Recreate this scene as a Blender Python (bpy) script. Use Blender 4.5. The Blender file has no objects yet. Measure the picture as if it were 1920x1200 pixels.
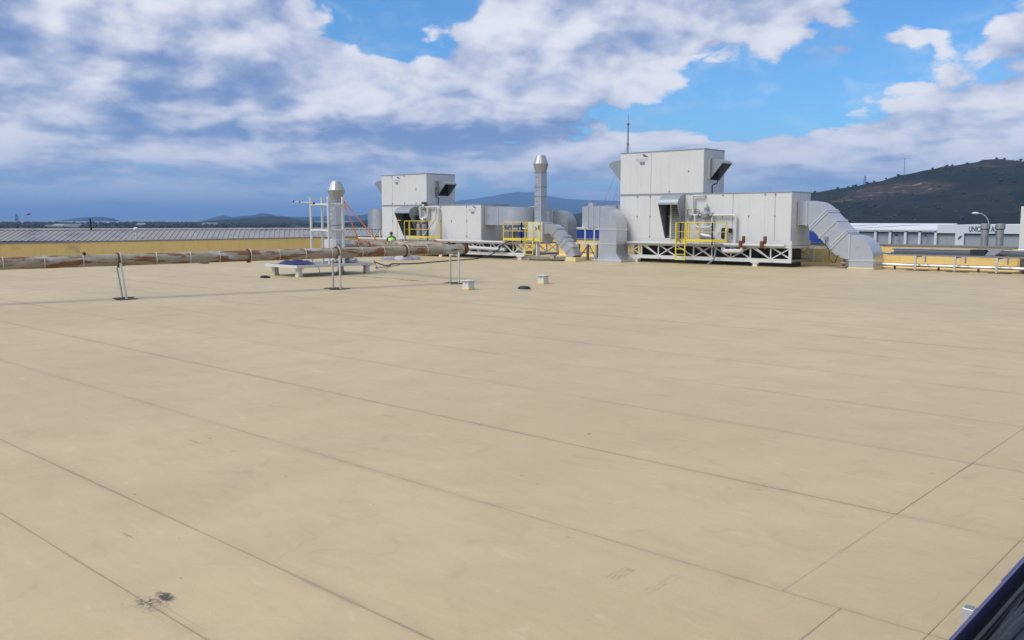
import bpy, bmesh, math, random
from mathutils import Vector, Matrix, noise
R = math.radians
random.seed(11)
scene = bpy.context.scene
COL = scene.collection

# ------------------------------------------------------------------ camera, sky, sun, exposure
CAM_H = 2.55
AZ = R(42.4)                      # the camera looks this far from +Y towards -X
cam_d = bpy.data.cameras.new('camera'); cam = bpy.data.objects.new('camera', cam_d); COL.objects.link(cam)
cam_d.sensor_width = 36.0; cam_d.lens = 31.5; cam_d.clip_start = 0.05; cam_d.clip_end = 200000.0
cam.location = (0, 0, CAM_H)
cam.rotation_euler = (R(90) - math.atan(190 / 1680), 0, AZ)
scene.camera = cam

SUN_EL = R(50); SUN_AZ = R(196)     # azimuth measured from +Y towards +X
world = bpy.data.worlds.new('World'); scene.world = world; world.use_nodes = True
world.cycles.sampling_method = 'MANUAL'; world.cycles.sample_map_resolution = 512
sun_d = bpy.data.lights.new('sun', 'SUN'); sun = bpy.data.objects.new('sun', sun_d); COL.objects.link(sun)
sun_d.energy = 2.6; sun_d.angle = R(34); sun_d.color = (1.0, 0.94, 0.84)
sdir = Vector((math.sin(SUN_AZ) * math.cos(SUN_EL), math.cos(SUN_AZ) * math.cos(SUN_EL), math.sin(SUN_EL)))
sun.rotation_euler = (-sdir).to_track_quat('-Z', 'Y').to_euler()
scene.view_settings.view_transform = 'Standard'; scene.view_settings.look = 'None'
scene.view_settings.gamma = 1.0; scene.view_settings.use_curve_mapping = False
scene.view_settings.exposure = 0.20
scene.cycles.use_denoising = True
scene.cycles.volume_bounces = 0
scene.cycles.max_bounces = 5


class NG:
    """small helper that writes node expressions"""
    def __init__(s, tree): s.t = tree
    def n(s, typ, **k):
        nd = s.t.nodes.new(typ)
        for a, b in k.items(): setattr(nd, a, b)
        return nd
    def put(s, sock, v):
        if isinstance(v, bpy.types.NodeSocket): s.t.links.new(v, sock)
        else: sock.default_value = v
    def m(s, op, a, b=0.0, c=0.0, clamp=False):
        nd = s.n('ShaderNodeMath', operation=op, use_clamp=clamp)
        s.put(nd.inputs[0], a); s.put(nd.inputs[1], b)
        if op in ('MULTIPLY_ADD', 'SMOOTH_MIN', 'COMPARE'): s.put(nd.inputs[2], c)
        return nd.outputs[0]
    def vm(s, op, a, b=None, scale=None):
        nd = s.n('ShaderNodeVectorMath', operation=op); s.put(nd.inputs[0], a)
        if b is not None: s.put(nd.inputs[1], b)
        if scale is not None: s.put(nd.inputs['Scale'], scale)
        return nd.outputs['Value'] if op in ('DOT_PRODUCT', 'LENGTH', 'DISTANCE') else nd.outputs[0]
    def mix(s, f, a, b, blend='MIX'):
        nd = s.n('ShaderNodeMix', data_type='RGBA', blend_type=blend)
        s.put(nd.inputs[0], f); s.put(nd.inputs[6], a if isinstance(a, bpy.types.NodeSocket) else (*a, 1)[:4])
        s.put(nd.inputs[7], b if isinstance(b, bpy.types.NodeSocket) else (*b, 1)[:4])
        return nd.outputs[2]
    def noise(s, vec, scale, detail=4, rough=0.5, dist=0.0):
        nd = s.n('ShaderNodeTexNoise'); s.put(nd.inputs['Vector'], vec)
        nd.inputs['Scale'].default_value = scale; nd.inputs['Detail'].default_value = detail
        nd.inputs['Roughness'].default_value = rough; nd.inputs['Distortion'].default_value = dist
        return nd.outputs['Fac']
    def ss(s, x, a, b, lo=0.0, hi=1.0):
        nd = s.n('ShaderNodeMapRange', interpolation_type='SMOOTHSTEP')
        s.put(nd.inputs[0], x); nd.inputs[1].default_value = a; nd.inputs[2].default_value = b
        nd.inputs[3].default_value = lo; nd.inputs[4].default_value = hi
        return nd.outputs[0]
    def xyz(s, v):
        nd = s.n('ShaderNodeSeparateXYZ'); s.put(nd.inputs[0], v); return nd.outputs
    def comb(s, x, y, z):
        nd = s.n('ShaderNodeCombineXYZ'); s.put(nd.inputs[0], x); s.put(nd.inputs[1], y); s.put(nd.inputs[2], z); return nd.outputs[0]


def build_sky():
    t = world.node_tree; t.nodes.clear(); g = NG(t)
    out = g.n('ShaderNodeOutputWorld'); bg = g.n('ShaderNodeBackground'); t.links.new(bg.outputs[0], out.inputs[0])
    bg.inputs[1].default_value = 0.1
    sky = g.n('ShaderNodeTexSky', sky_type='NISHITA'); sky.sun_disc = False
    sky.sun_elevation = SUN_EL; sky.sun_rotation = SUN_AZ; sky.altitude = 50
    sky.air_density = 1.0; sky.dust_density = 0.4; sky.ozone_density = 1.6
    d = g.n('ShaderNodeTexCoord').outputs['Generated']
    x, y, z = g.xyz(d)
    # azimuth from the bearing -42.4 degrees and elevation, both in radians
    ca, sa = math.cos(AZ), math.sin(AZ)
    rx = g.m('ADD', g.m('MULTIPLY', x, ca), g.m('MULTIPLY', y, sa))
    ry = g.m('ADD', g.m('MULTIPLY', x, -sa), g.m('MULTIPLY', y, ca))
    az = g.m('ARCTAN2', rx, ry); el = g.m('ARCSINE', z)

    ae = g.comb(az, el, 0.0)
    def blobs(lst):
        acc = 0.0
        for (bx, by, rx_, ry_, amp) in lst:
            sx_, sy_ = 1690 / rx_, 1690 / ry_
            nd = g.n('ShaderNodeVectorMath', operation='MULTIPLY_ADD'); g.put(nd.inputs[0], ae); nd.inputs[1].default_value = (sx_, sy_, 0)
            nd.inputs[2].default_value = (-math.atan((bx - 960) / 1690) * sx_, -(410 - by) / 1690 * sy_, 0)
            e = g.m('POWER', math.exp(-1), g.vm('DOT_PRODUCT', nd.outputs[0], nd.outputs[0]))
            acc = g.m('MULTIPLY_ADD', e, amp, acc)
        return acc

    def density(off, det, bill):
        q = g.vm('ADD', d, off)
        qx, qy, qz = g.xyz(q)
        # clouds flatten towards the horizon, where one looks along the layer
        zz = g.m('MULTIPLY', g.m('LOGARITHM', g.m('ADD', g.m('MAXIMUM', qz, 0.0), .045), math.e), .40)
        p = g.comb(qx, qy, zz)
        w = g.n('ShaderNodeTexNoise'); g.put(w.inputs['Vector'], p); w.inputs['Scale'].default_value = 11; w.inputs['Detail'].default_value = 3
        wv = g.vm('SCALE', g.vm('SUBTRACT', w.outputs['Color'], (.5, .5, .5)), scale=0.07)
        p2 = g.vm('ADD', p, wv)
        big = g.noise(p, 3.4, 2, .5)
        mid = g.noise(p2, 9.0, det, .58)
        acc = g.m('ADD', g.m('MULTIPLY', big, .45), g.m('MULTIPLY', mid, .75))
        if bill:
            vo = g.n('ShaderNodeTexVoronoi', feature='F1'); g.put(vo.inputs['Vector'], p2); vo.inputs['Scale'].default_value = 26
            acc = g.m('MULTIPLY_ADD', g.m('SUBTRACT', .5, vo.outputs['Distance']), .12, acc)
        return acc
    D = density((0.13, 0.4, 0.0), 10, True); D2 = density((0.13 - .012, 0.4 - .016, 0.022), 3, False)
    gaps = blobs([(770, 30, 150, 60, -.36), (790, 110, 90, 30, -.26), (1480, 235, 240, 50, -.20), (1250, 215, 160, 40, -.15),
                  (1800, 50, 150, 75, -.29), (1580, 165, 240, 50, -.11), (670, 60, 60, 50, -.12), (1350, 150, 90, 30, -.06), (1700, 105, 60, 22, .20), (1560, 125, 40, 18, .14), (1440, 250, 50, 16, .12),
                  (250, 170, 520, 130, .16), (60, 40, 160, 70, .16), (650, 215, 330, 60, .14), (1080, 110, 240, 90, .14), (1330, 45, 260, 45, .08),
                  (1820, 235, 220, 60, .20), (1600, 290, 340, 36, .12), (1000, 245, 260, 40, .08), (930, 40, 70, 70, .14),
                  (1890, 110, 70, 60, .13), (300, 310, 760, 60, .07), (185, 281, 60, 9, .14), (385, 302, 70, 9, .14), (455, 322, 60, 12, .13), (40, 276, 70, 10, .12), (540, 330, 50, 12, .10), (1250, 330, 300, 40, .06)])
    Dm = g.m('ADD', g.m('ADD', D, .045), gaps)
    mask = g.ss(Dm, .57, .65)
    relief = g.m('MULTIPLY', g.m('SUBTRACT', D, D2), 4.8)
    thick = g.ss(Dm, .62, .86)
    tone = blobs([(330, 215, 330, 55, -.46), (600, 262, 300, 34, -.34), (160, 120, 260, 60, -.16), (1130, 185, 130, 28, -.22), (900, 262, 260, 30, -.26),
                  (440, 105, 110, 45, .34), (185, 279, 50, 8, .40), (385, 300, 70, 8, .36), (455, 322, 60, 10, .26), (40, 274, 60, 8, .30), (540, 328, 50, 10, .22), (80, 45, 150, 50, .15), (690, 165, 170, 45, .30), (960, 50, 90, 70, .34), (1100, 95, 180, 50, .22), (1420, 70, 260, 30, .12),
                  (1790, 205, 190, 40, .36), (1560, 270, 160, 22, .16), (1700, 315, 300, 24, .06), (760, 195, 220, 40, .12), (1330, 30, 160, 25, -.14)])
    n3 = g.noise(g.vm('MULTIPLY', d, (1.0, 1.0, 2.2)), 17.0, 7, .6, .4)
    lit = g.m('ADD', g.m('MULTIPLY_ADD', thick, -.20, g.m('ADD', relief, .54)), g.m('MULTIPLY_ADD', tone, .85, g.m('MULTIPLY', g.m('SUBTRACT', n3, .5), 1.0)))
    lit = g.ss(lit, -.62, 1.18)
    low = g.ss(el, .0, .11)
    shade = g.mix(low, (2.9, 4.0, 6.2), (1.75, 2.6, 4.9))
    bright = g.mix(low, (6.4, 6.6, 7.9), (7.9, 7.9, 8.4))
    ccol = g.mix(lit, shade, bright)
    blue = g.vm('MULTIPLY', sky.outputs[0], (.50, .93, 1.33))
    base = g.mix(g.m('MULTIPLY', g.m('SUBTRACT', 1.0, low), .72), blue, (2.9, 4.2, 6.7))
    mk = g.m('MULTIPLY', mask, g.ss(el, .0, .06, .45, .96))
    veil = g.m('MULTIPLY', g.ss(n3, .42, .74), .34)
    col = g.mix(g.m('MAXIMUM', mk, g.m('MULTIPLY', veil, g.ss(Dm, .34, .56))), base, ccol)
    # under the horizon: only dull haze
    col = g.mix(g.ss(el, -.02, .0), (1.6, 2.1, 3.1), col)
    t.links.new(col, bg.inputs[0])
build_sky()


# ------------------------------------------------------------------ materials
MATS = {}
def pm(name, col, rough=.5, metal=0.0, var=.12, scale=2.0, bump=0.0, bscale=40., dirt=None, spec=.5, streak=None):
    """procedural principled material; var = tonal mottling, dirt = (colour, low, high, scale), streak = (colour, amount) vertical runs"""
    mt = bpy.data.materials.new(name); mt.use_nodes = True; t = mt.node_tree; g = NG(t)
    b = t.nodes['Principled BSDF']; pos = g.n('ShaderNodeNewGeometry').outputs['Position']
    n1 = g.noise(pos, scale, 5, .6)
    c = g.mix(n1, tuple(v * (1 - var) for v in col), tuple(min(1, v * (1 + var)) for v in col))
    if dirt:
        c = g.mix(g.m('MULTIPLY', g.ss(g.noise(pos, dirt[3], 7, .65), dirt[1], dirt[2]), .8), c, dirt[0])
    if streak:
        q = g.vm('MULTIPLY', pos, (5.0, 5.0, .35))
        c = g.mix(g.m('MULTIPLY', g.ss(g.noise(q, 1.6, 5, .6), .52, .8), streak[1]), c, streak[0])
    t.links.new(c, b.inputs['Base Color'])
    b.inputs['Metallic'].default_value = metal; b.inputs['Specular IOR Level'].default_value = spec
    t.links.new(g.m('ADD', g.m('MULTIPLY', g.noise(pos, scale * 3, 4, .6), .22), rough - .11), b.inputs['Roughness'])
    if bump:
        bp = g.n('ShaderNodeBump'); bp.inputs['Strength'].default_value = bump; bp.inputs['Distance'].default_value = .02
        t.links.new(g.noise(pos, bscale, 5, .6), bp.inputs['Height']); t.links.new(bp.outputs[0], b.inputs['Normal'])
    MATS[name] = mt
    return mt

pm('unit_panel', (.60, .61, .60), .42, var=.045, scale=.9, bump=.10, bscale=3, streak=((.40, .39, .36), .35))
pm('unit_gasket', (.30, .31, .32), .6, var=.1)
pm('unit_trim', (.36, .38, .41), .45, metal=.4, var=.08)
pm('hood_metal', (.33, .36, .38), .42, metal=.55, var=.10, scale=3)
pm('dark_void', (.012, .013, .015), .8, var=.2)
pm('galvanised', (.56, .575, .60), .40, metal=.85, var=.09, scale=2.2, bump=.08, bscale=6, dirt=((.33, .32, .30), .58, .80, 2.4))
pm('galvanised_rim', (.66, .67, .69), .36, metal=.75, var=.08)
pm('steel_dull', (.26, .27, .29), .5, metal=.5, var=.15, scale=4)
pm('white_steel', (.60, .60, .57), .5, var=.08, scale=2.5, dirt=((.33, .29, .23), .62, .80, 5))
pm('pipe_white', (.54, .54, .53), .38, var=.06, scale=3)
pm('valve_grey', (.34, .35, .37), .4, metal=.5, var=.2, scale=9)
pm('black_rubber', (.015, .015, .017), .55, var=.3, scale=8)
pm('cable_black', (.010, .012, .017), .48, var=.3, scale=12, dirt=((.05, .055, .065), .55, .75, 30))
pm('cable_green', (.05, .13, .13), .5, var=.2, scale=20)
pm('tray_steel', (.105, .105, .225), .45, metal=.35, var=.12, scale=12)
pm('yellow_paint', (.72, .56, .05), .42, var=.08, scale=5, dirt=((.42, .30, .05), .66, .82, 8))
pm('yellow_membrane', (.82, .60, .22), .62, var=.07, scale=.7, bump=.12, bscale=2.2, dirt=((.45, .34, .17), .56, .78, .8), streak=((.40, .31, .17), .35))
pm('cream_block', (.70, .58, .30), .6, var=.06, scale=4)
pm('rust_steel', (.13, .045, .022), .8, var=.4, scale=14, bump=.3, bscale=60, dirt=((.04, .02, .015), .5, .75, 9))
pm('burnt_sheet', (.035, .026, .02), .8, var=.4, scale=8, dirt=((.10, .055, .03), .5, .7, 11))
pm('old_leg', (.50, .48, .40), .55, var=.1, scale=6, dirt=((.22, .15, .08), .60, .78, 9))
pm('orange_strap', (.95, .27, .09), .6, var=.08, scale=20)
pm('blue_tarp', (.012, .02, .095), .45, var=.25, scale=8, bump=.5, bscale=9)
pm('plastic_film', (.30, .275, .33), .35, var=.15, scale=9, bump=.5, bscale=14)
pm('vest_green', (.34, .78, .11), .6, var=.1, scale=18, bump=.4, bscale=22)
pm('vest_band', (.17, .30, .20), .4, var=.1)
pm('dark_cloth', (.012, .013, .016), .8, var=.3, scale=15)
pm('skin', (.32, .17, .11), .5, var=.1, scale=20)
pm('concrete_grey', (.27, .27, .28), .8, var=.12, scale=.5, dirt=((.17, .17, .175), .5, .75, .4))
pm('roof_sheet_grey', (.27, .27, .275), .75, spec=.2, var=.22, scale=.5, dirt=((.16, .165, .18), .5, .7, .6))
pm('fascia_dark', (.055, .05, .052), .7, var=.2)
pm('coping_grey', (.22, .23, .25), .5, metal=.3, var=.12)
pm('blue_cladding', (.012, .045, .26), .5, var=.12, scale=.3)
pm('white_cladding', (.62, .66, .68), .55, var=.05, scale=.2, streak=((.45, .47, .48), .3))
pm('grey_cladding', (.32, .34, .36), .7, var=.2, scale=3, bump=.0)
pm('sign_black', (.01, .012, .02), .6, var=.1)
pm('logo_blue', (.10, .12, .30), .5, var=.1)
pm('logo_grey', (.36, .39, .43), .5, var=.1)
pm('vent_metal', (.40, .41, .42), .45, metal=.6, var=.12, scale=4, streak=((.24, .22, .2), .4))
pm('lamp_metal', (.52, .54, .55), .45, metal=.4, var=.08)
pm('far_white', (.13, .135, .14), .7, var=.15, scale=.05)
pm('far_wood', (.022, .034, .028), .95, var=.5, scale=.02)
pm('far_dark_metal', (.05, .055, .06), .7, var=.2)
pm('flag_red', (.55, .03, .05), .7, var=.1)


def membrane_material():
    mt = bpy.data.materials.new('beige_membrane'); mt.use_nodes = True; t = mt.node_tree; g = NG(t)
    b = t.nodes['Principled BSDF']; pos = g.n('ShaderNodeNewGeometry').outputs['Position']
    oc = g.n('ShaderNodeTexCoord').outputs['Object']; rnd = g.n('ShaderNodeObjectInfo').outputs['Random']
    base = (.470, .397, .262)
    big = g.noise(pos, .16, 4, .55); mid = g.noise(pos, 1.1, 6, .62)
    c = g.mix(g.ss(big, .3, .7), (.472, .382, .217), (.550, .448, .260))
    c = g.mix(g.m('MULTIPLY', g.ss(mid, .35, .75), .6), c, (.436, .346, .200))
    c = g.mix(g.m('MULTIPLY', rnd, .16), c, (.425, .345, .205))
    # pale scuffs, longer along the sheet
    q = g.vm('MULTIPLY', pos, (1.0, 2.6, 1.0))
    c = g.mix(g.m('MULTIPLY', g.ss(g.noise(q, 2.3, 4, .5, .6), .60, .76), .32), c, (.64, .55, .38))
    # damp cloudy patches
    c = g.mix(g.m('MULTIPLY', g.ss(g.noise(pos, .55, 5, .6, .8), .54, .72), .24), c, (.37, .315, .215))
    # faint tide lines left by standing water
    pn = g.noise(pos, .33, 3, .5, .5)
    for lv in (.47, .535, .60):
        tl = g.m('MULTIPLY', g.ss(g.m('ABSOLUTE', g.m('SUBTRACT', pn, lv)), .007, .0), g.ss(mid, .40, .62))
        c = g.mix(g.m('MULTIPLY', tl, .20), c, (.30, .24, .155))
    # fine grain
    c = g.mix(g.m('MULTIPLY', g.ss(g.noise(pos, 95., 2, .6), .38, .62), .22), c, (.31, .255, .165))
    # short dark scuffs lying along X
    q2 = g.vm('MULTIPLY', pos, (.8, 9.0, 1.0))
    sc = g.m('MULTIPLY', g.ss(g.noise(q2, 1.5, 5, .55), .69, .735), g.ss(g.noise(pos, .45, 2, .5), .50, .60))
    c = g.mix(g.m('MULTIPLY', sc, .5), c, (.15, .125, .09))
    # dots of dirt
    c = g.mix(g.m('MULTIPLY', g.ss(g.noise(pos, 7.0, 3, .5), .735, .77), .7), c, (.13, .105, .08))
    # dirt caught along the long edges of a sheet: object y runs -1..1 over the width, stored as attribute
    el_ = g.n('ShaderNodeAttribute', attribute_name='edge_long').outputs['Fac']; ee_ = g.n('ShaderNodeAttribute', attribute_name='edge_end').outputs['Fac']
    en = g.m('MULTIPLY', g.ss(g.noise(pos, .9, 6, .7), .40, .78), .050)
    ed = g.m('SUBTRACT', 1.0, g.m('DIVIDE', el_, g.m('ADD', en, .009)), clamp=True)
    c = g.mix(g.m('MULTIPLY', ed, .44), c, (.17, .135, .09))
    e2 = g.m('SUBTRACT', 1.0, g.m('DIVIDE', ee_, g.m('ADD', g.m('MULTIPLY', en, .5), .008)), clamp=True)
    c = g.mix(g.m('MULTIPLY', g.m('MULTIPLY', e2, .50), g.ss(g.noise(pos, .7, 4, .6), .34, .48)), c, (.20, .16, .11))
    hal = g.m('MULTIPLY', g.m('SUBTRACT', 1.0, g.m('DIVIDE', el_, .12), clamp=True), g.ss(g.noise(pos, .35, 4, .6), .36, .62))
    c = g.mix(g.m('MULTIPLY', hal, .26), c, (.26, .21, .14))
    # a faint second line where the lap underneath ends
    lap = g.m('MULTIPLY', g.ss(g.m('ABSOLUTE', g.m('SUBTRACT', el_, .055)), .008, .002), g.ss(g.noise(pos, .8, 5, .6), .52, .64))
    c = g.mix(g.m('MULTIPLY', lap, .35), c, (.24, .195, .13))
    # one burnt and rubbed patch by a seam, with swept rings round it
    dp = g.vm('SUBTRACT', pos, (-5.66, 2.60, 0.0)); dp = g.vm('MULTIPLY', dp, (1.0, 1.35, 0.0))
    wob = g.m('MULTIPLY', g.m('SUBTRACT', g.noise(pos, 9., 5, .6), .5), .16)
    rr = g.m('ADD', g.vm('LENGTH', dp), wob)
    spot = g.m('MULTIPLY', g.ss(rr, .16, .02), g.ss(g.noise(pos, 24., 4, .7), .42, .60))
    ring = g.m('MULTIPLY', g.m('MULTIPLY', g.ss(g.m('SINE', g.m('MULTIPLY', rr, 95.)), .1, .9), g.ss(rr, .34, .08)), .5)
    dq = g.m('ADD', g.vm('LENGTH', g.vm('MULTIPLY', g.vm('SUBTRACT', pos, (-5.66, 2.72, 0.)), (.8, 1.7, 0.))), g.m('MULTIPLY', wob, 1.1))
    blot = g.m('MULTIPLY', g.ss(dq, .10, .05), g.ss(g.noise(pos, 30., 4, .7), .34, .50))
    c = g.mix(g.m('MULTIPLY', ring, g.ss(g.noise(pos, 14, 4, .6), .45, .62)), c, (.17, .13, .09))
    c = g.mix(g.m('MAXIMUM', g.m('MULTIPLY', spot, .85), g.m('MULTIPLY', blot, .92)), c, (.030, .024, .020))
    # two rubbed tyre-like marks
    for (mx, my, w, l, s) in ((-3.62, 5.14, .06, .14, .45), (-3.30, 5.16, .05, .24, .22)):
        dx = g.m('ABSOLUTE', g.m('SUBTRACT', g.xyz(pos)[0], mx)); dy = g.m('ABSOLUTE', g.m('SUBTRACT', g.xyz(pos)[1], my))
        mk = g.m('MULTIPLY', g.ss(dx, w, w * .7), g.ss(dy, l, l * .7))
        mk = g.m('MULTIPLY', mk, g.ss(g.noise(g.vm('MULTIPLY', pos, (30., 3., 1.)), 2.5, 3, .5), .40, .62))
        c = g.mix(g.m('MULTIPLY', mk, s), c, (.16, .12, .09))
    t.links.new(c, b.inputs['Base Color'])
    t.links.new(g.m('ADD', g.m('MULTIPLY', mid, .16), .46), b.inputs['Roughness']); b.inputs['Specular IOR Level'].default_value = .42
    bp = g.n('ShaderNodeBump'); bp.inputs['Strength'].default_value = .55; bp.inputs['Distance'].default_value = .02
    h = g.m('ADD', g.m('MULTIPLY', g.noise(q, 1.4, 3, .5), 1.2), g.m('MULTIPLY', g.noise(pos, 130., 2, .5), .05))
    t.links.new(h, bp.inputs['Height']); t.links.new(bp.outputs[0], b.inputs['Normal'])
    MATS['beige_membrane'] = mt
membrane_material()


def rusty_pipe_material():
    mt = bpy.data.materials.new('rusty_pipe'); mt.use_nodes = True; t = mt.node_tree; g = NG(t)
    b = t.nodes['Principled BSDF']; oc = g.n('ShaderNodeTexCoord').outputs['Object']; pos = g.n('ShaderNodeNewGeometry').outputs['Position']
    q = g.vm('MULTIPLY', oc, (.85, 2.6, 2.6))
    c = g.mix(g.noise(q, 2.0, 5, .6), (.20, .165, .11), (.40, .36, .28))
    c = g.mix(g.m('MULTIPLY', g.ss(g.noise(g.vm('ADD', q, (7, 3, 1)), .95, 3, .5), .53, .68), .8), c, (.46, .47, .50))
    c = g.mix(g.m('MULTIPLY', g.ss(g.noise(q, 3.5, 6, .7), .46, .72), .55), c, (.20, .15, .09))
    rust = g.ss(g.noise(g.vm('ADD', g.vm('MULTIPLY', q, (.9, 1.5, 1.5)), (3, 9, 4)), 1.45, 6, .62), .495, .59)
    rc = g.mix(g.noise(oc, 9, 5, .6), (.070, .024, .011), (.27, .095, .028))
    c = g.mix(g.m('MULTIPLY', rust, .92), c, rc)
    t.links.new(c, b.inputs['Base Color']); t.links.new(g.m('ADD', g.m('MULTIPLY', rust, .35), .42), b.inputs['Roughness'])
    bp = g.n('ShaderNodeBump'); bp.inputs['Strength'].default_value = .4; bp.inputs['Distance'].default_value = .02
    t.links.new(g.m('ADD', rust, g.noise(oc, 18, 4, .6)), bp.inputs['Height']); t.links.new(bp.outputs[0], b.inputs['Normal'])
    MATS['rusty_pipe'] = mt
rusty_pipe_material()


def hill_material(name, green, brown, pale, bs, patch=None):
    mt = bpy.data.materials.new(name); mt.use_nodes = True; t = mt.node_tree; g = NG(t)
    b = t.nodes['Principled BSDF']; pos = g.n('ShaderNodeNewGeometry').outputs['Position']
    n1 = g.noise(pos, bs, 7, .62); n2 = g.noise(pos, bs * 7, 5, .65)
    c = g.mix(g.ss(n2, .35, .68), tuple(v * .6 for v in green), tuple(v * 1.3 for v in green))
    c = g.mix(g.m('MULTIPLY', g.ss(n1, .50, .68), .30), c, brown)
    if patch:
        for (px, py, pz, rx, rz, amt) in patch:
            dd = g.vm('MULTIPLY', g.vm('SUBTRACT', pos, (px, py, pz)), (1 / rx, 1 / rx, 1 / rz))
            r = g.m('ADD', g.vm('LENGTH', dd), g.m('MULTIPLY', g.m('SUBTRACT', n1, .5), 2.2))
            c = g.mix(g.m('MULTIPLY', g.ss(r, 1.1, .5), amt), c, brown)
            pl = g.m('MULTIPLY', g.ss(r, .95, .4), g.ss(g.noise(g.vm('MULTIPLY', pos, (1, 1, 2.5)), bs * 5, 5, .6), .52, .66))
            c = g.mix(g.m('MULTIPLY', pl, amt), c, pale)
    t.links.new(c, b.inputs['Base Color']); b.inputs['Roughness'].default_value = .95; b.inputs['Specular IOR Level'].default_value = .1
    MATS[name] = mt


# ------------------------------------------------------------------ mesh building
class MB:
    def __init__(s): s.v = []; s.f = []
    def add(s, vs, fs):
        k = len(s.v); s.v += [tuple(v) for v in vs]; s.f += [tuple(i + k for i in f) for f in fs]; return s
    def box(s, x0, x1, y0, y1, z0, z1):
        return s.add([(x0, y0, z0), (x1, y0, z0), (x1, y1, z0), (x0, y1, z0), (x0, y0, z1), (x1, y0, z1), (x1, y1, z1), (x0, y1, z1)],
                     [(0, 3, 2, 1), (4, 5, 6, 7), (0, 1, 5, 4), (1, 2, 6, 5), (2, 3, 7, 6), (3, 0, 4, 7)])
    def beam(s, p0, p1, w, h=None, up=(0, 0, 1)):
        h = h or w; p0, p1 = Vector(p0), Vector(p1); d = (p1 - p0).normalized(); up = Vector(up)
        if abs(d.dot(up)) > .98: up = Vector((0, 1, 0))
        a = d.cross(up).normalized() * w / 2; b = a.cross(d).normalized() * h / 2
        vs = [p + q for p in (p0, p1) for q in (-a - b, a - b, a + b, -a + b)]
        return s.add(vs, [(0, 1, 2, 3), (7, 6, 5, 4), (0, 4, 5, 1), (1, 5, 6, 2), (2, 6, 7, 3), (3, 7, 4, 0)])
    def tube(s, pts, r, n=10, caps=True):
        pts = [Vector(p) for p in pts]; rs = r if isinstance(r, (list, tuple)) else [r] * len(pts)
        t0 = (pts[1] - pts[0]).normalized(); a = t0.orthogonal().normalized(); rings = []
        for i, p in enumerate(pts):
            t = (pts[min(i + 1, len(pts) - 1)] - pts[max(i - 1, 0)]).normalized()
            a = (a - t * a.dot(t)).normalized(); b = t.cross(a)
            rings.append([p + (a * math.cos(2 * math.pi * k / n) + b * math.sin(2 * math.pi * k / n)) * rs[i] for k in range(n)])
        vs = [v for rg in rings for v in rg]; fs = []
        for i in range(len(pts) - 1):
            for k in range(n):
                fs.append((i * n + k, i * n + (k + 1) % n, (i + 1) * n + (k + 1) % n, (i + 1) * n + k))
        if caps: fs += [tuple(range(n))[::-1], tuple((len(pts) - 1) * n + k for k in range(n))]
        return s.add(vs, fs)
    def lathe(s, c, prof, n=24, caps=True, square=None):
        """profile [(radius, z)] about a vertical axis through c; square = 4 gives a square section turned to the axes"""
        n = square or n; ph = math.pi / 4 if square else 0; k2 = math.sqrt(2) if square else 1
        vs = [(c[0] + r * k2 * math.cos(2 * math.pi * k / n + ph), c[1] + r * k2 * math.sin(2 * math.pi * k / n + ph), c[2] + z) for r, z in prof for k in range(n)]
        fs = [(i * n + k, i * n + (k + 1) % n, (i + 1) * n + (k + 1) % n, (i + 1) * n + k) for i in range(len(prof) - 1) for k in range(n)]
        if caps: fs += [tuple(range(n))[::-1], tuple((len(prof) - 1) * n + k for k in range(n))]
        return s.add(vs, fs)
    def prism(s, poly, vec):
        n = len(poly); vec = Vector(vec); a = [Vector(p) for p in poly]; b = [p + vec for p in a]
        return s.add(a + b, [tuple(range(n))[::-1], tuple(range(n, 2 * n))] + [(i, (i + 1) % n, n + (i + 1) % n, n + i) for i in range(n)])
    def loft(s, loops, caps=True):
        n = len(loops[0]); vs = [v for l in loops for v in l]
        fs = [(i * n + k, i * n + (k + 1) % n, (i + 1) * n + (k + 1) % n, (i + 1) * n + k) for i in range(len(loops) - 1) for k in range(n)]
        if caps: fs += [tuple(range(n))[::-1], tuple((len(loops) - 1) * n + k for k in range(n))]
        return s.add(vs, fs)
    def blob(s, c, r, rz=None, rnd=random):
        rz = rz or r; t = (1 + 5 ** .5) / 2
        vs = [Vector(v).normalized() for v in ((-1, t, 0), (1, t, 0), (-1, -t, 0), (1, -t, 0), (0, -1, t), (0, 1, t), (0, -1, -t), (0, 1, -t), (t, 0, -1), (t, 0, 1), (-t, 0, -1), (-t, 0, 1))]
        fs = [(0, 11, 5), (0, 5, 1), (0, 1, 7), (0, 7, 10), (0, 10, 11), (1, 5, 9), (5, 11, 4), (11, 10, 2), (10, 7, 6), (7, 1, 8), (3, 9, 4), (3, 4, 2), (3, 2, 6), (3, 6, 8), (3, 8, 9), (4, 9, 5), (2, 4, 11), (6, 2, 10), (8, 6, 7), (9, 8, 1)]
        out = []
        for v in vs:
            k = rnd.uniform(.6, 1.25); out.append((c[0] + v.x * r * k, c[1] + v.y * r * k, c[2] + v.z * rz * k))
        return s.add(out, fs)
    def build(s, name, mat, parent=None, bevel=0.0, smooth=False, origin=None):
        """one mesh object; vertices are given in world metres and stored relative to the parent's (or its own) base"""
        if parent is not None:
            o0 = WORLD_ORIGIN[parent.name]
        elif origin is not None: o0 = Vector(origin)
        else:
            xs = [v[0] for v in s.v]; ys = [v[1] for v in s.v]
            o0 = Vector(((min(xs) + max(xs)) / 2, (min(ys) + max(ys)) / 2, min(v[2] for v in s.v)))
        me = bpy.data.meshes.new(name)
        me.from_pydata([(v[0] - o0.x, v[1] - o0.y, v[2] - o0.z) for v in s.v], [], s.f)
        bm = bmesh.new(); bm.from_mesh(me)
        bmesh.ops.recalc_face_normals(bm, faces=bm.faces)
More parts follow.
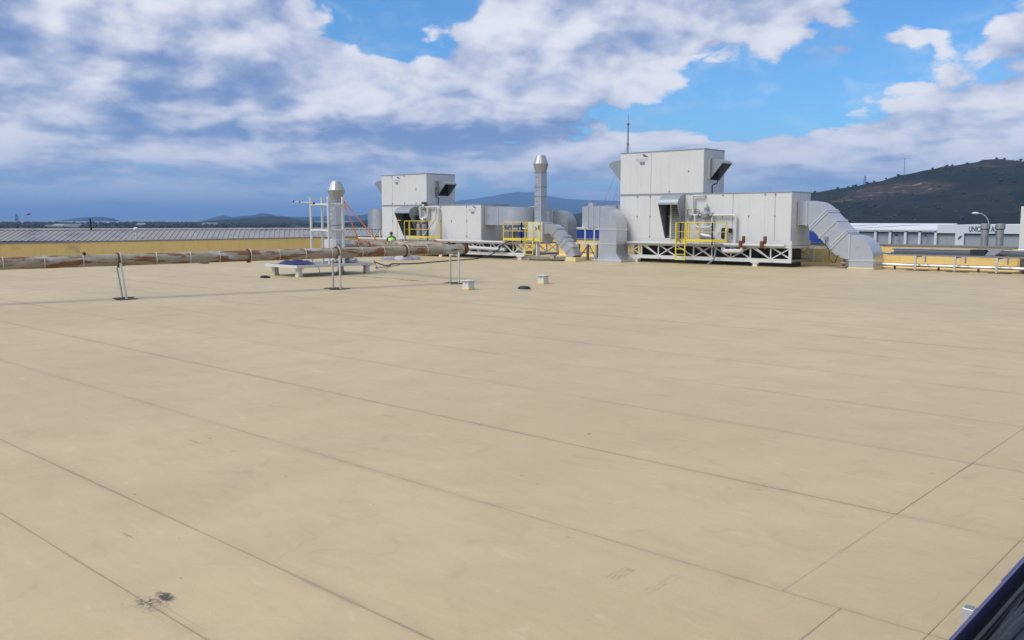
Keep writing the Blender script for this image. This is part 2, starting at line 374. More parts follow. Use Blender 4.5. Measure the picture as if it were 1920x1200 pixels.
        if bevel: bmesh.ops.bevel(bm, geom=bm.edges[:], offset=bevel, segments=1, affect='EDGES')
        bm.to_mesh(me); bm.free()
        if smooth:
            me.polygons.foreach_set('use_smooth', [True] * len(me.polygons)); me.set_sharp_from_angle(angle=R(38))
        if isinstance(mat, str): mat = MATS[mat]
        me.materials.append(mat)
        o = bpy.data.objects.new(name, me); COL.objects.link(o)
        if parent is not None: o.parent = parent; o.location = (0, 0, 0)
        else: o.location = o0
        WORLD_ORIGIN[o.name] = o0
        return o
WORLD_ORIGIN = {}

def root(name, label, cat, loc, group=None):
    o = bpy.data.objects.new(name, None); COL.objects.link(o); o.location = loc; o.empty_display_size = .3
    o['label'] = label; o['category'] = cat
    if group: o['group'] = group
    WORLD_ORIGIN[o.name] = Vector(loc); return o
def tag(o, label, cat, group=None):
    o['label'] = label; o['category'] = cat
    if group: o['group'] = group
    return o
def struct(o): o['kind'] = 'structure'; return o
def stuff(o): o['kind'] = 'stuff'; return o
def copy_tree(o, parent=None):
    c = o.copy(); COL.objects.link(c); c.parent = parent
    for ch in [q for q in bpy.data.objects if q.parent == o and q.name != c.name]: copy_tree(ch, c)
    return c

FW = Vector((-math.sin(AZ), math.cos(AZ), 0)); RT = Vector((math.cos(AZ), math.sin(AZ), 0))
def far(lat, depth, z): p = FW * depth + RT * lat; return (p.x, p.y, z)     # metres along and across the bearing of the bay

def fillet(pts, rad, n=6):
    """polyline with rounded corners -> [(point, tangent)]"""
    pts = [Vector(p) for p in pts]; out = [(pts[0], (pts[1] - pts[0]).normalized())]
    for i in range(1, len(pts) - 1):
        a = (pts[i] - pts[i - 1]).normalized(); b = (pts[i + 1] - pts[i]).normalized(); r = rad[i - 1] if isinstance(rad, (list, tuple)) else rad
        ang = a.angle(b); tl = r * math.tan(ang / 2); p0 = pts[i] - a * tl; nrm = (b - a * a.dot(b)).normalized(); c = p0 + nrm * r
        for k in range(n + 1):
            th = ang * k / n; out.append((c - nrm * r * math.cos(th) + a * r * math.sin(th), (a * math.cos(th) + nrm * math.sin(th))))
    out.append((pts[-1], (pts[-1] - pts[-2]).normalized())); return out
def fpts(pts, rad, n=5): return [p for p, t in fillet(pts, rad, n)]
def rect_loops(path, w, d, side):
    side = Vector(side).normalized(); out = []
    for p, t in path:
        nr = side.cross(t).normalized()
        out.append([p + nr * a * w / 2 + side * b * d / 2 for a, b in ((-1, -1), (1, -1), (1, 1), (-1, 1))])
    return out
def frame_ring(mb, p, t, w, d, side, th=.035, lip=.04):
    side = Vector(side).normalized(); t = Vector(t).normalized()
    lo = rect_loops([(Vector(p) - t * th, t), (Vector(p) + t * th, t)], w + 2 * lip, d + 2 * lip, side)
    mb.loft(lo)

# ------------------------------------------------------------------ the roof itself
RX0, RX1, RY0, RY1 = -55.5, 16.0, -9.0, 48.7
pm('seam_dirt', (.085, .068, .048), .9, var=.4, scale=3)
deck = struct(MB().box(RX0, RX1, RY0, RY1, -9.0, -.006).build('roof_deck', 'seam_dirt', origin=(0, 0, 0)))

def jit(a, x): return .012 * noise.noise(Vector((x * .45, a * 7.13, .5))) + .004 * noise.noise(Vector((x * 2.1, a * 3.7, 9.5)))
def sheet(x0, x1, y0, y1):
    E = .13; g = .0008; h = .0014
    nx = max(1, int((x1 - x0) / 1.6))
    xs = [(x0 + g, 0.), (x0 + E, E)] + [(x0 + E + (x1 - x0 - 2 * E) * k / nx, E) for k in range(1, nx)] + [(x1 - E, E), (x1 - g, 0.)]
    ys = [(0., y0 + h), (E, y0 + E), (E, y1 - E), (0., y1 - h)]
    zt = random.uniform(-.0012, .0012); vs = []; att = []; att2 = []
    for ix, (x, ex) in enumerate(xs):
        xx = x + (jit(x0 + 50, (y0 + y1) / 2) if ix < 2 else 0)
        for iy, (ey, y) in enumerate(ys):
            j = jit(y0, x) if iy < 2 else jit(y1, x)
            vs.append((x, y + j, zt)); att.append(ey); att2.append(ex)
    n = len(xs); fs = [(i * 4 + j, (i + 1) * 4 + j, (i + 1) * 4 + j + 1, i * 4 + j + 1) for i in range(n - 1) for j in range(3)]
    rim = [i * 4 for i in range(n)] + [(n - 1) * 4 + j for j in (1, 2, 3)] + [i * 4 + 3 for i in range(n - 2, -1, -1)] + [2, 1]
    k = len(vs)
    for i in rim: vs.append((vs[i][0], vs[i][1], -.006)); att.append(att[i]); att2.append(att2[i])
    m = len(rim); fs += [(rim[a], k + a, k + (a + 1) % m, rim[(a + 1) % m]) for a in range(m)]
    me = bpy.data.meshes.new('membrane_sheet'); me.from_pydata(vs, [], fs)
    a = me.attributes.new('edge_long', 'FLOAT', 'POINT'); a.data.foreach_set('value', att)
    a = me.attributes.new('edge_end', 'FLOAT', 'POINT'); a.data.foreach_set('value', att2)
    me.materials.append(MATS['beige_membrane'])
    o = bpy.data.objects.new('membrane_sheet', me); COL.objects.link(o); o.parent = deck
SEAMS = [-9.0, -6.8, -4.6, -2.4, -.4, 1.45, 2.59, 3.52, 5.63, 7.82, 10.02, 12.25]
while SEAMS[-1] + 2.25 < RY1 - .8: SEAMS.append(SEAMS[-1] + 2.29)
SEAMS.append(RY1)
rs = random.Random(4)
for i in range(len(SEAMS) - 1):
    y0, y1 = SEAMS[i], SEAMS[i + 1]
    cuts = [RX0]
    if y0 > 12: 
        x = RX0 + rs.uniform(9, 19)
        while x < RX1 - 6:
            cuts.append(x); x += rs.uniform(16, 22)
    else:
        cuts += [-42.5 + rs.uniform(-3, 3), -22.5 - .02 * i]
        if 5.6 <= y0: cuts.append(-2.62)
        elif y0 > 3: cuts.append(-2.21)
        cuts.append(-1.66)
        cuts.append(5.5 + rs.uniform(-2, 2))
    cuts.append(RX1)
    for a, b in zip(cuts, cuts[1:]): sheet(a, b, y0, y1)

# parapets: yellow membrane upstands with grey metal copings
def parapet(name, label, x0, x1, y0, y1, along):
    r = root(name, label, 'parapet', ((x0 + x1) / 2, (y0 + y1) / 2, -.006))
    ax0, ax1 = (x0, x1) if along == 'X' else (y0, y1); a = ax0
    while a < ax1 - .1:
        b = min(a + 3.0, ax1); g = .004
        m = MB(); c = MB()
        if along == 'X':
            m.box(a + g, b - g, y0, y1, -.006, 1.13); c.box(a + g, b - g, y0 - .05, y1 + .07, 1.13, 1.21)
        else:
            m.box(x0, x1, a + g, b - g, -.006, 1.13); c.box(x0 - .07, x1 + .05, a + g, b - g, 1.13, 1.21)
        m.build('upstand_panel', 'yellow_membrane', r); c.build('coping_length', 'coping_grey', r); a = b
    # sloped fillet strip where wall and roof meet
    f = MB()
    if along == 'X': f.prism([(x0 + .02, y0 - .002, -.002), (x0 + .02, y0 - .12, .0015), (x0 + .02, y0 - .002, .12)], (x1 - x0 - .04, 0, 0))
    else: f.prism([(x1 + .002, y0 + .02, -.002), (x1 + .12, y0 + .02, .0015), (x1 + .002, y0 + .02, .12)], (0, y1 - y0 - .04, 0))
    f.build('foot_strip', 'yellow_membrane', r)
parapet('parapet_wall', 'yellow membrane parapet with grey coping behind the big ventilation unit and the cable tray', RX0 - .3, RX1, RY1, RY1 + .3, 'X')
parapet('parapet_wall', 'yellow membrane parapet below the grey corrugated roof, behind the rusty pipe', RX0 - .3, RX0, RY0, RY1 - .12, 'Y')

# ------------------------------------------------------------------ land, sea, hills
gm = MB(); ring = [(0, 0, -9.0)]
N = 96
for k in range(N):
    a = 2 * math.pi * k / N; rr = 2500 + 260 * noise.noise(Vector((math.cos(a) * 4, math.sin(a) * 4, 3)))
    ring.append((rr * math.cos(a), rr * math.sin(a), -9.0))
hill_material('land_scrub', (.040, .050, .036), (.075, .066, .050), (.2, .18, .15), .004)
pm('sea_water', (.035, .06, .10), .25, var=.1, scale=.0008, spec=.4)
struct(gm.add(ring, [(0, 1 + k, 1 + (k + 1) % N) for k in range(N)]).build('ground', 'land_scrub', origin=(0, 0, -9)))
s = 60000.
struct(MB().add([(-s, -s, -11), (s, -s, -11), (s, s, -11), (-s, s, -11)], [(0, 1, 2, 3)]).build('sea', 'sea_water', origin=(0, 0, -11)))

def hill(name, prof, D, W, base, mat, nx=90, nv=20, rough=.06, kind=True):
    """ridge profile [(px, py)] seen at distance D -> heightfield with its own front and back slopes"""
    pr = [((x - 960) / 1691 * D, CAM_H + (410 - y) / 1691 * D) for x, y in prof]
    def top(l):
        for (a, za), (b, zb) in zip(pr, pr[1:]):
            if a <= l <= b:
                t = (l - a) / (b - a); t2 = t * t * (3 - 2 * t); t = .5 * t + .5 * t2
                return za + (zb - za) * t
        return pr[0][1] if l < pr[0][0] else pr[-1][1]
    l0, l1 = pr[0][0], pr[-1][0]; vs = []; rows = nv + nv // 2 + 1
    Hm = max(z for _, z in pr) - base
    for i in range(nx + 1):
        l = l0 + (l1 - l0) * i / nx; zt = top(l) + Hm * rough * .12 * noise.noise(Vector((l / D * 60, D * .01, 1.)))
        for j in range(rows):
            v = j / nv
            if v <= 1: f = .5 * v + .5 * v * v * (3 - 2 * v); dep = D - W * (1 - v)
            else: f = 1 - (v - 1) * 1.9; dep = D + W * (v - 1)
            amp = math.sin(min(v, 1) * math.pi) if v < 1 else 0
            nz = noise.fractal(Vector((l / W * 3.0, dep / W * 3.0, D * .001)), .9, 2.0, 5) * rough * 3.2 * (zt - base) * amp
            k = dep / D                       # the flanks spread out with distance like any other ground
            z = max(base - 1, base + (zt - base) * f + nz - .0)
            z = min(z, base + (zt - base) * (.10 + .90 * min(1, v)) ) if v < 1 else z
            vs.append(far(l, dep, z))
    fs = [(i * rows + j, (i + 1) * rows + j, (i + 1) * rows + j + 1, i * rows + j + 1) for i in range(nx) for j in range(rows - 1)]
    o = MB().add(vs, fs).build(name, mat, origin=far((l0 + l1) / 2, D, base), smooth=True)
    return struct(o), vs, rows
hp = far(.43 * 1080, 1080, 48)
hill_material('hill_scrub', (.011, .017, .012), (.056, .038, .028), (.24, .19, .14), .012,
              patch=[(*far(.432 * 1105, 1105, 34), 85, 17, .7), (*far(.385 * 1030, 1030, 26), 60, 7, .5), (*far(.53 * 1180, 1180, 66), 60, 12, .45)])
hill_material('hill_wooded', (.024, .036, .030), (.040, .042, .034), (.2, .18, .15), .006)
hill_material('mountain', (.018, .040, .065), (.03, .048, .07), (.2, .2, .2), .0012)  # bluish base puts part of the distance haze into the colour
h_right, hv, hrows = hill('hill', [(1380, 424), (1440, 392), (1490, 368), (1528, 361), (1560, 356), (1600, 350), (1640, 341.5), (1690, 328.5), (1740, 319), (1770, 313), (1825, 306), (1838, 300.5), (1870, 299.5), (1900, 303), (1925, 309), (2010, 330), (2150, 352), (2300, 380), (2450, 424)],
     1200, 620, -9, 'hill_scrub', 150, 34, .075)
hill('hill', [(385, 426), (400, 419), (430, 413), (460, 408.5), (480, 407.5), (508, 405.2), (540, 408), (565, 413), (590, 418), (640, 421), (660, 426)], 2200, 500, -9, 'hill_wooded', 70, 12, .08)
hill('hill', [(640, 426), (665, 418), (685, 413), (705, 410), (760, 408), (830, 412), (900, 426)], 2000, 420, -9, 'hill_wooded', 50, 12, .08)
hill('hill', [(960, 428), (1030, 414), (1056, 406.5), (1075, 402), (1092, 398.5), (1130, 394), (1200, 398), (1300, 410), (1400, 428)], 1700, 420, -9, 'hill_wooded', 60, 12, .08)
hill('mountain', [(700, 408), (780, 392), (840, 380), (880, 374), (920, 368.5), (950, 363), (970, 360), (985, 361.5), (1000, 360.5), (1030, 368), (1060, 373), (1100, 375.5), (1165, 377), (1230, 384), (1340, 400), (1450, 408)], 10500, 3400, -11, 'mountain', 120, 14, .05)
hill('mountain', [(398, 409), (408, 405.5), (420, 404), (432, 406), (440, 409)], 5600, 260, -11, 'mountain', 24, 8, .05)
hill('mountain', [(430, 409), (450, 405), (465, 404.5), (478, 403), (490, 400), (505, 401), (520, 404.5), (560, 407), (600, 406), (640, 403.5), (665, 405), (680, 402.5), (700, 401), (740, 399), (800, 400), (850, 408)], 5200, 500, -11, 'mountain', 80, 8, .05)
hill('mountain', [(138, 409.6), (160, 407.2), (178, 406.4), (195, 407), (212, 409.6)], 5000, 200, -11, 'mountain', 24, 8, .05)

# scrub on the near hill: small real bushes, too many to count
sm = MB(); rb = random.Random(3)
for _ in range(5200):
    p = hv[rb.randrange(len(hv))]
    if p[2] < -6: continue
    r = .4 + 2.2 * rb.random() ** 3
    if noise.noise(Vector((p[0] * .01, p[1] * .01, p[2] * .03))) < -.1: continue
    sm.blob((p[0] + rb.uniform(-6, 6), p[1] + rb.uniform(-6, 6), p[2] + r * .1), r, r * .8, rb)
for (px, py) in ((1577, 355), (1587, 352), (1597, 350), (1623, 345), (1636, 342), (1658, 336), (1681, 330), (1744, 319), (1862, 300), (1877, 300)):
    r = rb.uniform(1.4, 2.8); sm.blob(far((px - 960) / 1691 * 1200, 1200, CAM_H + (410 - py) / 1691 * 1200 + r * .2), r, r, rb)
stuff(tag(sm.build('hillside_scrub', 'far_wood'), 'dark scrub bushes scattered over the bare hillside', 'scrub'))

# woods and orchards on the plain by the shore
wm = MB(); rb = random.Random(8)
for _ in range(3400):
    dep = 650 + 1750 * rb.random() ** .8; lat = rb.uniform(-.66, -.10) * dep
    if noise.noise(Vector((lat * .006, dep * .004, 2))) < -.12: continue
    r = rb.uniform(1.2, 2.5)
    for k in range(2): wm.blob(far(lat + rb.uniform(-3, 3), dep + rb.uniform(-3, 3), -9 + r * rb.uniform(.7, 1.3)), r, r * rb.uniform(.8, 1.3), rb)
stuff(tag(wm.build('woodland', 'far_wood'), 'dark belt of trees on the plain in front of the sea', 'woodland'))

# a few pale sheds among the trees
for i, (px, py, w, h, dep, lab) in enumerate(((90, 424, 9, 6, 900, 'pale gabled shed among the trees, next to the larger pale sheds by the shore'),
                                       (108, 424, 14, 7, 880, 'largest pale shed among the trees by the shore, with a sloping roof'),
                                       (130, 425, 17, 4.5, 860, 'low long pale shed beside the gabled sheds by the shore'),
                                       (262, 421, 12, 4, 1300, 'tiny white house on the wooded plain behind the white roof vent'),
                                       (390, 422, 22, 4, 1250, 'long white shed at the foot of the wooded hill'))):
    lat = (px - 960) / 1691 * dep; zt = CAM_H - (py - 410) / 1691 * dep
    r = root('far_shed', lab, 'shed', far(lat, dep, -9), 'far sheds on the plain')
    p = [far(lat - w / 2, dep, -9), far(lat + w / 2, dep, -9), far(lat + w / 2, dep + w, -9), far(lat - w / 2, dep + w, -9)]
    q = [(a[0], a[1], zt) for a in p]
    MB().loft([p, q]).build('wall', 'far_white', r)
    a, b, c_, d_ = [Vector(v) for v in q]; up = Vector((0, 0, w * .16)); m1, m2 = (a + d_) / 2 + up, (b + c_) / 2 + up
    MB().add([a - Vector((0, 0, -.05)), b + Vector((0, 0, .05)), c_ + Vector((0, 0, .05)), d_ + Vector((0, 0, .05)), m1, m2], [(0, 1, 5, 4), (2, 3, 4, 5), (0, 4, 3), (1, 2, 5)]).build('roof', 'roof_sheet_grey' if i % 2 else 'far_white', r)

# flag and mast on the plain
fl = far((50 - 960) / 1691 * 420, 420, -9)
r = root('flag_pole', 'thin pole with a small red flag above the wooded plain', 'flag', fl)
MB().tube([fl, (fl[0], fl[1], 5.0)], .03, 6).build('pole', 'lamp_metal', r)
fp = MB(); n = 8; lo = []
for k in range(n + 1):
    l = 1.7 * k / n; w = .12 * math.sin(k * 1.1); p = Vector((fl[0], fl[1], 0)) + RT * l + FW * w
    lo.append([(p.x, p.y, 3.95 + .05 * k), (p.x + FW.x * .02, p.y + FW.y * .02, 3.95 + .05 * k), (p.x + FW.x * .02, p.y + FW.y * .02, 4.85 + .03 * k), (p.x, p.y, 4.85 + .03 * k)])
fp.loft(lo).build('flag_cloth', 'flag_red', r)
def lattice(name, label, base, h, w, arms=()):
    r = root(name, label, 'pylon', base); bx, by, bz = base
    def corner(k, t): s_ = w * (1 - .8 * t) / 2; return Vector((bx, by, bz + h * t)) + RT * s_ * (1 if k in (0, 3) else -1) + FW * s_ * (1 if k < 2 else -1)
    th = w * .05
    for k in range(4): MB().beam(corner(k, 0), corner(k, 1), th).build('leg', 'far_dark_metal', r)
    for i in range(6):
        t0, t1 = i / 6, (i + 1) / 6
        for k in range(4): MB().beam(corner(k, t0), corner((k + 1) % 4, t1), th * .7).build('brace', 'far_dark_metal', r)
    for (t, l) in arms:
        c = Vector((bx, by, bz + h * t)); MB().beam(c - RT * l, c + RT * l, th, th * 1.4).build('cross_arm', 'far_dark_metal', r)
lattice('lattice_mast', 'small lattice mast rising from the wooded plain beside the flag', far((31 - 960) / 1691 * 1100, 1100, -9), 17, 5.0, ((.6, 1.6),))
def ridge(px, py): return far((px - 960) / 1691 * 1200, 1199, CAM_H + (410 - py) / 1691 * 1200 - .4)
lattice('power_pylon', 'lattice power pylon with cross arms on the ridge of the bare hill', ridge(1618, 346), 11.5, 3.6, ((.55, 3.0), (.75, 2.5), (.92, 1.8)))
tb = ridge(1690.5, 328.5); r = root('floodlight_mast', 'tall thin mast with a wide flat cross arm on the hill ridge', 'mast', tb)
MB().tube([tb, (tb[0], tb[1], tb[2] + 21.0)], [.5, .34], 8).build('pole', 'steel_dull', r)
c = Vector(tb) + Vector((0, 0, 21.2)); MB().beam(c - RT * 8.5 - Vector((0, 0, .7)), c, 1.0, .35).build('arm', 'steel_dull', r); MB().beam(c, c + RT * 8 + Vector((0, 0, .9)), 1.0, .35).build('arm', 'steel_dull', r)
MB().blob(c, 1.1, .7).build('hub', 'steel_dull', r)

# ------------------------------------------------------------------ neighbouring buildings
# hall with the grey corrugated roof beyond the yellow parapet
az = R(56); d1 = Vector((-math.sin(az), math.cos(az), 0)); e1 = Vector((math.cos(az), math.sin(az), 0))
def nb(l, dd, z): p = d1 * dd + e1 * l; return Vector((p.x, p.y, z))
E0, E1, L0, L1 = 75.0, 80.0, -62.0, 15.0
r = root('corrugated_hall', 'low hall with a ribbed grey metal roof beyond the yellow parapet', 'building', tuple(nb(-20, 78, -9)))
p4 = [nb(L0, E0 + .3, -9), nb(L1, E0 + .3, -9), nb(L1, E1 + 9, -9), nb(L0, E1 + 9, -9)]
MB().loft([p4, [Vector((v.x, v.y, .80)) for v in p4]]).build('wall', 'fascia_dark', r)
zE, zR = .86, 1.64
xs = []; l = L0
while l < L1: xs += [(l, 0), (l + .26, 0), (l + .29, .045), (l + .37, .045), (l + .40, 0)]; l += .40
for nm, a, b, za, zb in (('roof_slope', E0 - .1, E1, zE, zR), ('roof_slope', E1 + .02, E1 + 9, zR, zE - .3)):
    m = MB(); vs = []
    for (l, h) in xs: vs += [nb(l, a, za + h), nb(l, b, zb + h)]
    m.add(vs, [(2 * i, 2 * i + 2, 2 * i + 3, 2 * i + 1) for i in range(len(xs) - 1)]).build(nm, 'roof_sheet_grey', r)
MB().loft([[nb(l, E1 - .35, zR - .0), nb(l, E1, zR + .13), nb(l, E1 + .35, zR - .0)] for l in (L0, L1)]).build('ridge_cap', 'roof_sheet_grey', r)
MB().beam(nb(L0, E0 - .16, zE - .1), nb(L1, E0 - .16, zE - .1), .16, .14).build('gutter', 'fascia_dark', r)
MB().beam(nb(L1 + .06, E0 - .1, zE + .05), nb(L1 + .06, E1, zR + .05), .14, .12).build('verge_trim', 'blue_cladding', r)
# black flue and white mushroom vent standing on that roof
q = nb(-16.1, E1 - .5, zR - .08); tag(MB().tube([q, (q.x, q.y, q.z + .5), (q.x - .02, q.y - .03, q.z + 1.0)], .075, 10).build('black_flue', 'black_rubber'), 'short black flue pipe standing on the ridge of the corrugated roof', 'flue')
q = nb(-12.1, E0 + .8, zE + .12); r = root('mushroom_vent', 'white mushroom vent on a thin pipe on the corrugated roof', 'vent', tuple(q))
MB().tube([q, (q.x, q.y, q.z + .72)], .05, 8).build('stem', 'white_steel', r); MB().lathe((q.x, q.y, q.z + .68), [(.17, 0), (.22, .04), (.20, .12), (.11, .20), (.02, .23)], 14).build('dome', 'white_steel', r, smooth=True)
# grey concrete block right of that roof
b0 = nb(L1 + 1.2, 74, -9); r = root('concrete_block', 'plain grey concrete block next to the end of the corrugated roof', 'building', tuple(b0))
p4 = [nb(L1 + .8, 74.5, -9), nb(L1 + 3.6, 74.5, -9), nb(L1 + 3.6, 79, -9), nb(L1 + .8, 79, -9)]
MB().loft([p4, [Vector((v.x, v.y, 1.55)) for v in p4]]).build('wall', 'concrete_grey', r)
p4 = [nb(L1 + .6, 74.3, 1.56), nb(L1 + 3.8, 74.3, 1.56), nb(L1 + 3.8, 79.2, 1.56), nb(L1 + .6, 79.2, 1.56)]
MB().loft([p4, [Vector((v.x, v.y, 1.75)) for v in p4]]).build('roof_slab', 'white_steel', r)

# blue clad hall behind the two units
r = root('blue_hall', 'dark blue clad hall behind the ventilation units', 'building', (-55, 100, -9))
x = -90.0
while x < -45.5:
    MB().box(x + .02, x + 2.98, 100, 100.15, -9, 1.02).build('cladding_panel', 'blue_cladding', r); x += 3.0
MB().box(-90, -42.6, 100.16, 109.5, -9, 1.0).build('hall_body', 'blue_cladding', r)
MB().box(-90.1, -47.0, 99.9, 109.6, 1.03, 1.22).build('roof_edge', 'white_cladding', r)

# white warehouse with the name on its fascia
WY = 130.0
r = root('white_warehouse', 'long white warehouse with grey wall bays and black lettering on its fascia', 'building', (-38, WY, -9))
MB().box(-75, -12, WY + .3, WY + 30, -9, .58).build('wall', 'grey_cladding', r)
x = -40.05
while x < -12.5:                                                     # fascia right of the step
    MB().box(x + .015, min(x + 7.2, -12) - .015, WY - .05, WY + .28, .60, 1.74).build('fascia_panel', 'white_cladding', r); x += 7.2
MB().box(-40.1, -12, WY + .3, WY + 30, .585, 1.70).build('upper_wall', 'white_cladding', r)
MB().add([(-75, WY - .3, 1.02), (-40.12, WY - .3, 1.02), (-40.12, WY + 9, 1.86), (-75, WY + 9, 1.86), (-75, WY - .3, .88), (-40.12, WY - .3, .88), (-40.12, WY + 9, .7), (-75, WY + 9, .7)],
         [(0, 1, 2, 3), (4, 7, 6, 5), (0, 4, 5, 1), (1, 5, 6, 2), (2, 6, 7, 3), (3, 7, 4, 0)]).build('canopy_roof', 'white_cladding', r)
for (xa, xb) in ((-52, -44.5), (-58, -50.5)):
    MB().beam((xa, WY + .2, 1.08), (xb, WY + 6.5, 1.66), .06, .08).build('roof_brace', 'steel_dull', r)
for x in (-61.5, -57.2, -52.8, -48.35, -46.3, -44.2, -42.3, -40.2): MB().box(x - .16, x + .16, WY - .12, WY + .28, -9, .87).build('column', 'white_cladding', r)
MB().box(-37.7, -36.6, WY - .04, WY + .28, -9, .595).build('column', 'white_cladding', r)
for x in (-45.3, -41.4):
    MB().tube([(x, WY - .02, .55), (x, WY - .3, .60), (x, WY - .42, .42)], .05, 6).build('wall_lamp', 'black_rubber', r); MB().lathe((x, WY - .42, .12), [(.20, 0), (.16, .2), (.06, .3)], 10).build('lamp_shade', 'black_rubber', r)
MB().beam((-37.3, WY - .1, -.12), (-36.9, WY - .1, .3), .12).build('bracket', 'black_rubber', r)
tc = bpy.data.curves.new('fascia_lettering', 'FONT'); tc.body = 'UNICHEM A\u015e'; tc.size = .98; tc.extrude = .015; tc.space_character = 1.0; tc.align_x = 'LEFT'; tc.offset = .012
to = bpy.data.objects.new('fascia_lettering', tc); COL.objects.link(to)
bpy.context.view_layer.update(); dg = bpy.context.evaluated_depsgraph_get(); me = bpy.data.meshes.new_from_object(to.evaluated_get(dg)); bpy.data.objects.remove(to)
w = max(v.co.x for v in me.vertices) or 1
for v in me.vertices: v.co.x *= 3.45 / w
me.materials.clear(); me.materials.append(MATS['sign_black'])
lo_ = bpy.data.objects.new('fascia_lettering', me); COL.objects.link(lo_); lo_.parent = r; lo_.rotation_euler = (R(90), 0, 0)
lo_.location = (-36.05 - (-38), -.075, .86 + 9)
# thin aerial on the warehouse canopy
tag(MB().tube([(-54.3, WY + 1.2, 1.0), (-54.3, WY + 1.2, 2.6)], .035, 6).build('aerial_rod', 'steel_dull'), 'thin aerial rod on the warehouse canopy roof', 'aerial')

# street lamp between the vents and the warehouse
lp = (-24.6, 95.0, -9.0)
r = root('street_lamp', 'grey street lamp with a curved arm and a pale head against the hill', 'street lamp', lp)
MB().tube([(lp[0], lp[1], -9), (lp[0], lp[1], 1.9)], [.12, .06], 10).build('pole', 'lamp_metal', r)
arm = [(lp[0], lp[1], 1.9)] + [(lp[0] - .85 * (1 - math.cos(R(a))) , lp[1] - .3 * (1 - math.cos(R(a))), 1.9 + 1.15 * math.sin(R(a))) for a in range(10, 91, 10)]
MB().tube(arm, .045, 8).build('arm', 'lamp_metal', r)
e = Vector(arm[-1]); m = MB(); dd = Vector((-1.1, -.4, .05)).normalized()
m.tube([e - dd * .02, e + dd * .12, e + dd * .45, e + dd * .62], [.06, .13, .13, .03], 10).build('lamp_head', 'white_steel', r, smooth=True)

# ------------------------------------------------------------------ ventilation units
def panel_box(r, x0, x1, y0, y1, z0, z1, xb, strong=(), yb=None, top=True, bolts=True, left=True):
    """insulated casing: a dark core and separate wall panels standing proud of it"""
    t = .035; yb = yb or [(y0 + y1) / 2]
    MB().box(x0 + t, x1 - t, y0 + t, y1 - t, z0, z1 - t).build('casing_core', 'unit_gasket', r)
    e = [x0] + list(xb) + [x1]
    for a, b in zip(e, e[1:]):
        ga = .011 if a in strong else .0012; gb = .011 if b in strong else .0012
        if a == x0: ga = 0
        if b == x1: gb = 0
        MB().box(a + ga, b - gb, y0, y0 + t - .002, z0 + .004, z1 - .05).build('wall_panel', 'unit_panel', r, bevel=.002)
        MB().box(a + ga, b - gb, y1 - t + .002, y1, z0 + .004, z1 - .05).build('wall_panel', 'unit_panel', r, bevel=.002)
    ye = [y0 + t + .002] + yb + [y1 - t - .002]
    for a, b in zip(ye, ye[1:]):
        MB().box(x1 - t + .002, x1 - .002, a + .004, b - .004, z0 + .004, z1 - .05).build('wall_panel', 'unit_panel', r, bevel=.002)
        if left: MB().box(x0 + .002, x0 + t - .002, a + .004, b - .004, z0 + .004, z1 - .05).build('wall_panel', 'unit_panel', r, bevel=.002)
    if top: MB().box(x0 - .03, x1 + .03, y0 - .03, y1 + .03, z1 - .045, z1).build('roof_cap', 'unit_trim', r)
    if bolts:
        for x in list(xb):
            for z in (z0 + .12, (z0 + z1) / 2, z1 - .14):
                if random.random() < .62: MB().box(x - .035, x + .035, y0 - .03, y0 - .001, z - .04, z + .04).build('latch', 'steel_dull', r)

def quarter_hood(r, face, c0, c1, z0, z1, out, plane, name='intake_hood', mesh_louvres=False):
    """rain hood: rounded top, two flat cheeks, slanted open mouth. face: '-Y','+X','-X'; c0..c1 runs along the wall"""
    def P(a, o, z):
        return {'-Y': (a, plane - o, z), '+X': (plane + o, a, z), '-X': (plane - o, a, z)}[face]
    n = 7; prof = [(0.0, z1)]
    drop = (z1 - z0) * .22
    for k in range(1, n + 1):
        th = k / n; prof.append((out * math.sin(th * math.pi / 2), z1 - drop * (1 - math.cos(th * math.pi / 2))))
    tip = prof[-1]; low = (out * .06, z0)
    hd = MB(); th = .025
    hd.loft([[P(c0, o, z), P(c1, o, z), P(c1, o, z - th), P(c0, o, z - th)] for o, z in prof])
    h = hd.build(name, 'hood_metal', r, smooth=True)
    for a, b in ((c0, c0 + th), (c1 - th, c1)):
        poly = [P(a, 0.002, z0), P(a, low[0], z0), P(a, tip[0] - .004, tip[1] - th - .002)] + [P(a, o, z - th - .002) for o, z in prof[::-1][1:]]
        poly[-1] = P(a, 0.002, z1 - th - .002)
        v = Vector(P(b, 0, 0)) - Vector(P(a, 0, 0)); MB().prism(poly, v).build('hood_cheek', 'hood_metal', h)
    MB().box(*sorted((P(c0 + .03, .004, 0)[0], P(c1 - .03, .012, 0)[0])), *sorted((P(c0 + .03, .004, 0)[1], P(c1 - .03, .012, 0)[1])), z0 + .02, z1 - .03).build('intake_opening', 'dark_void', h)
    if mesh_louvres:
        z = z0 + .06
        while z < z1 - .12:
            a, b = c0 + (c1 - c0) * .36, c1 - .05
            q = [P(a, .015, z + .02), P(a, .10, z), P(a, .10, z + .02), P(a, .015, z + .045)]
            MB().prism(q, Vector(P(b, 0, 0)) - Vector(P(a, 0, 0))).build('louvre_blade', 'white_steel', h); z += .115
        MB().box(*sorted((P(c0 + (c1 - c0) * .28, .015, 0)[0], P(c0 + (c1 - c0) * .35, .1, 0)[0])), *sorted((P(0, .015, 0)[1], P(0, .11, 0)[1])), z0 + .03, z1 - .05).build('louvre_frame', 'white_steel', h)
    return h

